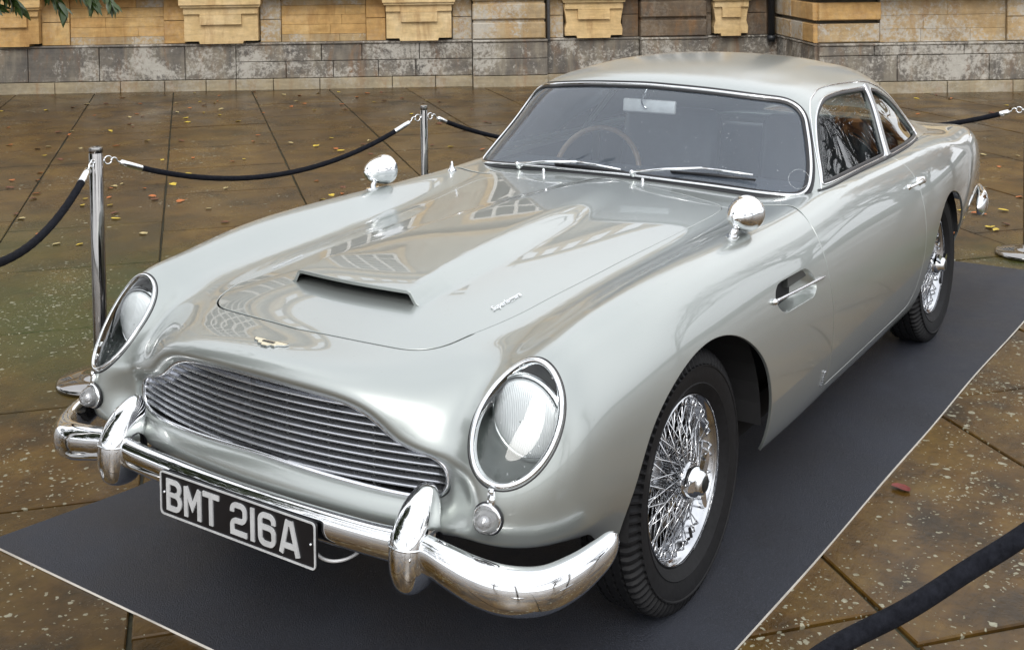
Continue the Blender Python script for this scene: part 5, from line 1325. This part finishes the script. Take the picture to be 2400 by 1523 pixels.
# ---- projecting wing on the right, with its return face
WW.block(-.98, 3.4, -.02, HWG, -.06, M['mortar'], 'wall', -1.7, 0)
course(WW, -.99, 3.4, -.02, .135, .115, M['pale_stone'], .45, .95); course(WW, -.99, 3.4, .135, .44, .08, M['dark_stone'], .6, 1.2); course(WW, -.99, 3.4, .44, .555, .082, M['dark_stone'], .6, 1.2); course(WW, -.99, 3.4, .553, .585, .095, M['dark_stone'], .9, 1.4, 'ledge_stone', bev=.010, gap=.001)
for z0, z1 in ((.590, .815), (.850, 1.06), (1.09, 1.3)): WW.block(-.99, -.25, z0, z1, .075 if z0 > .7 else .035, M['ochre_worn'] if z0 < .7 else M['ochre'], bev=.012)
for z0, z1 in ((.588, .74), (.74, .90), (.90, 1.06), (1.06, 1.22)): course(WW, -.25, 1.25, z0, z1, .02, M['ochre_worn'], .45, .9, gap=.0015, bev=.002, jit=.001); course(WW, 1.6, 3.4, z0, z1, .02, M['ochre'], .45, .9)
for z0, z1 in ((.588, .87), (.87, 1.16)): WW.block(1.25, 1.60, z0, z1, .06, M['ochre_worn'])
RW = Wall(tuple(WW.p(-.99, .0, 0))[:2], (-.608, .794))   # return face, runs back to the main wall
RW = Wall(tuple(WW.p(-.99, -1.6, 0))[:2], (WW.n.x, WW.n.y))
def rcourse(z0, z1, d, mat): course(RW, 0, 1.62, z0, z1, d, mat, .4, .8, bev=.010)
rcourse(-.02, .135, .055, M['pale_stone']); rcourse(.135, .555, .03, M['dark_stone']); rcourse(.555, .588, .05, M['dark_stone'])
for z0, z1 in ((.590, .815), (.850, 1.06), (1.09, 1.3)): rcourse(z0, z1, .05, [M['ochre'], M['ochre_worn']])
# ---- upper storeys (reflected in the bodywork)
def window(w, u, z0, z1, wd):
    fr_ = w.poly('window', [(u-wd/2-.14, z0-.12), (u+wd/2+.14, z0-.12), (u+wd/2+.14, z1+.18), (u-wd/2-.14, z1+.18)], -.1, .12, M['cream'], building)
    w.poly('pane', [(u-wd/2, z0), (u+wd/2, z0), (u+wd/2, z1), (u-wd/2, z1)], .05, .125, M['win_glass'], fr_)
    for k in range(5):
        uu = u-wd/2+wd*k/4; w.poly('glazing_bar', [(uu-.03, z0), (uu+.03, z0), (uu+.03, z1), (uu-.03, z1)], .1, .14, M['win_white'], fr_)
    for k in range(7):
        zz = z0+(z1-z0)*k/6; w.poly('glazing_bar', [(u-wd/2, zz-.028), (u+wd/2, zz-.028), (u+wd/2, zz+.028), (u-wd/2, zz+.028)], .1, .136, M['win_white'], fr_)
for u in (-6.2, -3.6, -1.2, 1.45, 4.0): window(MW, u, 1.45, 3.6, 1.25); window(MW, u, 4.7, 6.3, 1.25)
for u in (6.35, 8.4): window(MW, u, 1.45, 3.6, 1.25)
for u in (.2, 2.3): window(WW, u, 1.45, 3.6, 1.2)
for w, a, b_, hh_ in ((MW, -8, 6.1, H), (MW, 6.1, 12.2, HR), (WW, -1, 3.4, HWG)):
    for z in [q_ for q_ in (1.17, 4.1, 6.5) if q_ < hh_-.5]+[hh_-.05]: w.block(a, b_, z, z+.22, .26, M['cream'], 'cornice', -.1, 0)
    zz = [1.39]+[q_ for q_ in (4.1,) if q_ < hh_-.5]+[hh_-.05]
    for z0, z1 in zip(zz[:-1], zz[1:]): w.block(a, b_, z0+(.22 if z0 > 2 else 0), z1, .0, M['ashlar'], 'wall', -.2, 0)
    k_ = int((b_-a)/.42)
    for i_ in range(k_):
        uu = a+.2+i_*(b_-a-.3)/k_; w.block(uu, uu+.14, hh_+.17, hh_+.62, .15, M['cream'], 'baluster', .02, 0)
    w.block(a, b_, hh_+.62, hh_+.76, .22, M['cream'], 'handrail', -.05, 0)

# ================================================================ LEAVES ON THE GROUND
LM = [simple('yellow_leaf', (.55, .40, .05), .5, 0, .25, 40), simple('orange_leaf', (.42, .13, .035), .5, 0, .25, 40), simple('brown_leaf', (.13, .05, .025), .5, 0, .25, 40), simple('pale_leaf', (.42, .34, .16), .5, 0, .25, 40)]
LN = ['yellow', 'orange', 'dark brown', 'pale tan']
leaf_me = []
for mi in range(4):
    for sh in range(3):
        rr = random.Random(mi*10+sh); V = [(0, 0, 0)]; n = 11
        for k in range(n):
            a = 2*math.pi*k/n; r_ = .5*(1+.35*math.cos(a))*(rr.uniform(.7, 1.1) if sh else rr.uniform(.9, 1.05)); V.append((r_*math.cos(a), r_*.55*math.sin(a)*(1.4 if sh == 2 else 1), .12*abs(math.sin(a))+.10*math.cos(a)**2*rr.random()))
        V.append((-.5, .02, .03)); V.append((-.85, .0, .06)); V.append((-.85, .03, .06))
        F = [(0, 1+k, 1+(k+1) % n) for k in range(n)]+[(n+1, n+2, n+3)]
        me_o = fastmesh('fallen_leaf', V, F, LM[mi]); leaf_me.append((mi, me_o.data)); bpy.data.objects.remove(me_o)
W_hue = {0: 'yellow', 1: 'orange', 2: 'dark brown', 3: 'pale tan'}
def leaf(x, y, s, mi, label, group=None, z=None):
    me = random.choice([m_ for k, m_ in leaf_me if k == mi]); o = bpy.data.objects.new('fallen_leaf', me); COL.objects.link(o)
    o.location = (x, y, .002 if z is None else z); o.scale = (s, s, s*.8); o.rotation_euler = (random.uniform(-.15, .15), random.uniform(-.15, .15), random.uniform(0, 6.28)); tag(o, label, 'leaf', group); return o
placed = []; tries = 0
while len(placed) < 170 and tries < 9000:
    tries += 1; px = random.uniform(0, 2400); py = 216+(random.random()**1.5)*520
    if px > 1150 and px < 2130: continue
    p = hit(px, py, 2, 0)
    if -1.15 < p.x < 1.2 and -1 < p.y < 4: continue
    if (p-Vector((-11.32, 5.9, 0))).dot(MW.n) < .25: continue
    if p.x > -2.5 and (p-WW.P).dot(WW.n) < .2: continue
    if px < 1150 and py > 640-px*.22: continue
    mi = random.choices([0, 1, 2, 3], [3.4, 3.8, 2.6, 1.6])[0]
    zone = ('close to the wall foot' if py < 262 else 'between the wall and the ropes' if py < 350 else 'around the left barrier posts') if px < 1200 else 'behind the car on the right'
    placed.append((px, p.x, p.y, mi, zone))
def ordw(k):
    names = ['first', 'second', 'third', 'fourth', 'fifth', 'sixth', 'seventh', 'eighth', 'ninth', 'tenth', 'eleventh', 'twelfth', 'thirteenth', 'fourteenth', 'fifteenth', 'sixteenth', 'seventeenth', 'eighteenth', 'nineteenth', 'twentieth']
    return names[k] if k < 20 else 'twenty-'+names[k-20] if k < 29 else str(k+1)+'th'
for zone in sorted({q_[4] for q_ in placed}):
    for mi in range(4):
        for k, q_ in enumerate(sorted(q_ for q_ in placed if q_[4] == zone and q_[3] == mi)):
            leaf(q_[1], q_[2], random.uniform(.042, .078), mi, f'{ordw(k)} {LN[mi]} leaf from the left, lying {zone}', f'{LN[mi]} leaves lying {zone}')
p = hit(2120, 1150, 2, 0); leaf(p.x, p.y, .070, 1, 'large russet leaf lying alone on the paving beside the mat', z=.004).data = leaf_me[5][1]
o = [k for k in bpy.data.objects if k.get('label', '').startswith('large russet')][0]; me = o.data.copy(); me.materials.clear(); me.materials.append(simple('russet_leaf', (.16, .022, .015), .5, 0, .3, 60)); o.data = me

# ================================================================ VEGETATION
b = NB('evergreen_leaf'); v = b.tex(); oi = b.new('ShaderNodeObjectInfo'); b.set(Base_Color=b.mix(b.noise(b.geo(), 9, 3), (.010, .022, .005), (.045, .075, .014)), Roughness=.3); M['leaf'] = b.m
M['bark'] = simple('bark', (.055, .045, .035), .9, 0, .3, 8, .5)
M['twig'] = simple('green_twig', (.08, .07, .03), .7)
def leaf_mesh(name, mat, L=1, Wd=.36, fold=.18):
    V = []; F = []; n = 6
    for i in range(n+1):
        u = i/n; w = Wd*.5*math.sin(math.pi*min(1, u*1.02)**.8)*(1 if i < n else 0); z = -.25*u*u
        V += [(u*L, -w, z+w*fold), (u*L, 0, z), (u*L, w, z+w*fold)]
    for i in range(n): a = i*3; F += [(a, a+1, a+4, a+3), (a+1, a+2, a+5, a+4)]
    o = fastmesh(name, V, F, mat); me = o.data; bpy.data.objects.remove(o); return me
lme = leaf_mesh('leaf', M['leaf'])
def look(d, roll=0):
    return (Vector(d).to_track_quat('X', 'Z').to_matrix().to_4x4() @ Matrix.Rotation(roll, 4, 'X'))
# overhanging branch, top left corner
def at_depth(px, py, dep): return Vector((CX, CY, CZ))+ray(px, py)*dep
br = thing('leafy_branch', 'dark green evergreen branch hanging into the top left corner', 'branch', at_depth(40, -120, 3.4))
o0 = Vector(br.location)
stems = []
for (a, b_, c_) in (((-260, -160), (-60, -70), (40, 12)), ((-160, -200), (60, -60), (150, 18)), ((-60, -220), (140, -70), (215, 5)), ((-300, -100), (-120, -30), (-10, 14)), ((20, -240), (180, -110), (262, 8))):
    dep = random.uniform(3.2, 3.6); st_ = [at_depth(*q_, dep+random.uniform(-.05, .05))-o0 for q_ in (a, b_, c_)]; stems.append([Vector(p) for p in poly_smooth([tuple(p) for p in st_], 8, False)])
g = G()
for i, s in enumerate(stems):
    gg = G(); gg.tube(s, [.006-.0045*k/len(s) for k in range(len(s))], 6); gg.obj('twig', M['twig'], br)
for s in stems:
    for k in range(3, len(s)):
        for _ in range(5):
            d = (s[k]-s[k-1]).normalized()+Vector((random.uniform(-1, 1), random.uniform(-1, 1), random.uniform(-1.0, .25)))*.9
            L_ = random.uniform(.032, .058); o = bpy.data.objects.new('leaf', lme); COL.objects.link(o); o.parent = br
            o.matrix_local = Matrix.Translation(s[k]) @ look(d.normalized(), random.uniform(-1, 1)) @ Matrix.Scale(L_, 4)
def evergreen(x, y, h, r, label, n=5200, zb=1.0, grp='evergreen trees around the courtyard', mat='leaf', nm='evergreen_tree'):
    t = thing(nm, label, 'tree', (x, y, 0), 0, grp); g = G(); g.tube([(0, 0, 0), (.1, 0, h*.5), (0, .1, h*.9)], [.22, .14, .03], 10); g.obj('trunk', M['bark'], t)
    R_ = np.random.default_rng(int(abs(x*13+y*7))); V = []; F = []
    lobes = [(R_.normal(0, .42, 2)*r, R_.uniform(zb+.5, h-.4), R_.uniform(.35, .8)*r*.6) for _ in range(46)]
    for k in range(n):
        (lx, ly), lz, lr = lobes[R_.integers(len(lobes))]; fall = 1-.75*max(0, (lz-zb)/(h-zb)); d = R_.normal(0, 1, 3); d /= np.linalg.norm(d); rad = lr*R_.uniform(.6, 1)
        c = np.array([lx*fall, ly*fall, lz])+d*rad*[1, 1, .8]; s = R_.uniform(.10, .22); u = R_.normal(0, 1, 3); u /= np.linalg.norm(u); w = np.cross(u, d); w /= max(np.linalg.norm(w), 1e-6); i = len(V)
        V += [c-u*s, c+w*s*.4, c+u*s, c-w*s*.4]; F.append((i, i+1, i+2, i+3))
    o = fastmesh('crown', V, np.array(F), M[mat], t, smooth=False); o['kind'] = 'stuff'
def bare_tree(x, y, h, seed, label):
    rr = random.Random(seed); t = thing('bare_tree', label, 'tree', (x, y, 0), 0, 'bare winter trees across the courtyard'); tr = G(); cr_ = G()
    def grow(g_, p, d, L_, r, lv):
        pts = [p]; 
        for _ in range(3): d = (d+Vector((rr.uniform(-1, 1), rr.uniform(-1, 1), rr.uniform(-.3, .6)))*.22).normalized(); pts.append(pts[-1]+d*L_/3)
        g_.tube(pts, [r, r*.88, r*.76, r*.62], 7 if lv < 2 else 4, cap=False)
        if lv < 6:
            for k in range(3 if lv < 5 else 2):
                q_ = pts[1+k] if lv else pts[min(3, 1+k)]; nd = (d+Vector((rr.uniform(-1, 1), rr.uniform(-1, 1), rr.uniform(-.35, .7)))*.85).normalized()
                grow(cr_, q_, nd, L_*rr.uniform(.62, .85), r*.56, lv+1)
    grow(tr, Vector((0, 0, -.05)), Vector((0, 0, 1)), h*.30, h*.022, 0)
    tr.obj('trunk', M['bark'], t); o = cr_.obj('crown', M['bark'], t); o['kind'] = 'stuff'
evergreen(-5.6, -4.2, 8.5, 3.0, 'tall dense evergreen standing to the left of the car front', 9000, .6)
evergreen(-13.5, -6.5, 10, 3.6, 'broad dense evergreen at the far left of the courtyard', 6000, .5)
M['autumn'] = simple('autumn_leaves', (.30, .13, .02), .6, 0, .4, 3)
evergreen(3.7, 18.5, 7.5, 2.4, 'orange autumn tree past the end of the projecting wing', 5000, .8, None, 'autumn', 'autumn_tree')
bx_ = [(17, -4, 12, 1), (7.5, 21, 10, 2), (12, 25, 12, 3), (9.5, 29, 12, 4), (15.5, 20, 11, 5), (4, -22, 12, 6), (5.2, 27, 10, 7), (18, 9, 11, 8)]
BL = ['leafless tree standing alone to the right of the courtyard', 'leafless tree nearest the end of the projecting wing', 'tall leafless tree past the end of the wing', 'leafless tree deepest behind the projecting wing', 'leafless tree on the right beyond the wing', 'leafless tree far behind the viewer', 'leafless tree half hidden by the wing end', 'leafless tree midway along the right side']
for (x, y, h, sd_), lb in zip(bx_, BL): bare_tree(x, y, h, sd_, lb)
g = G()
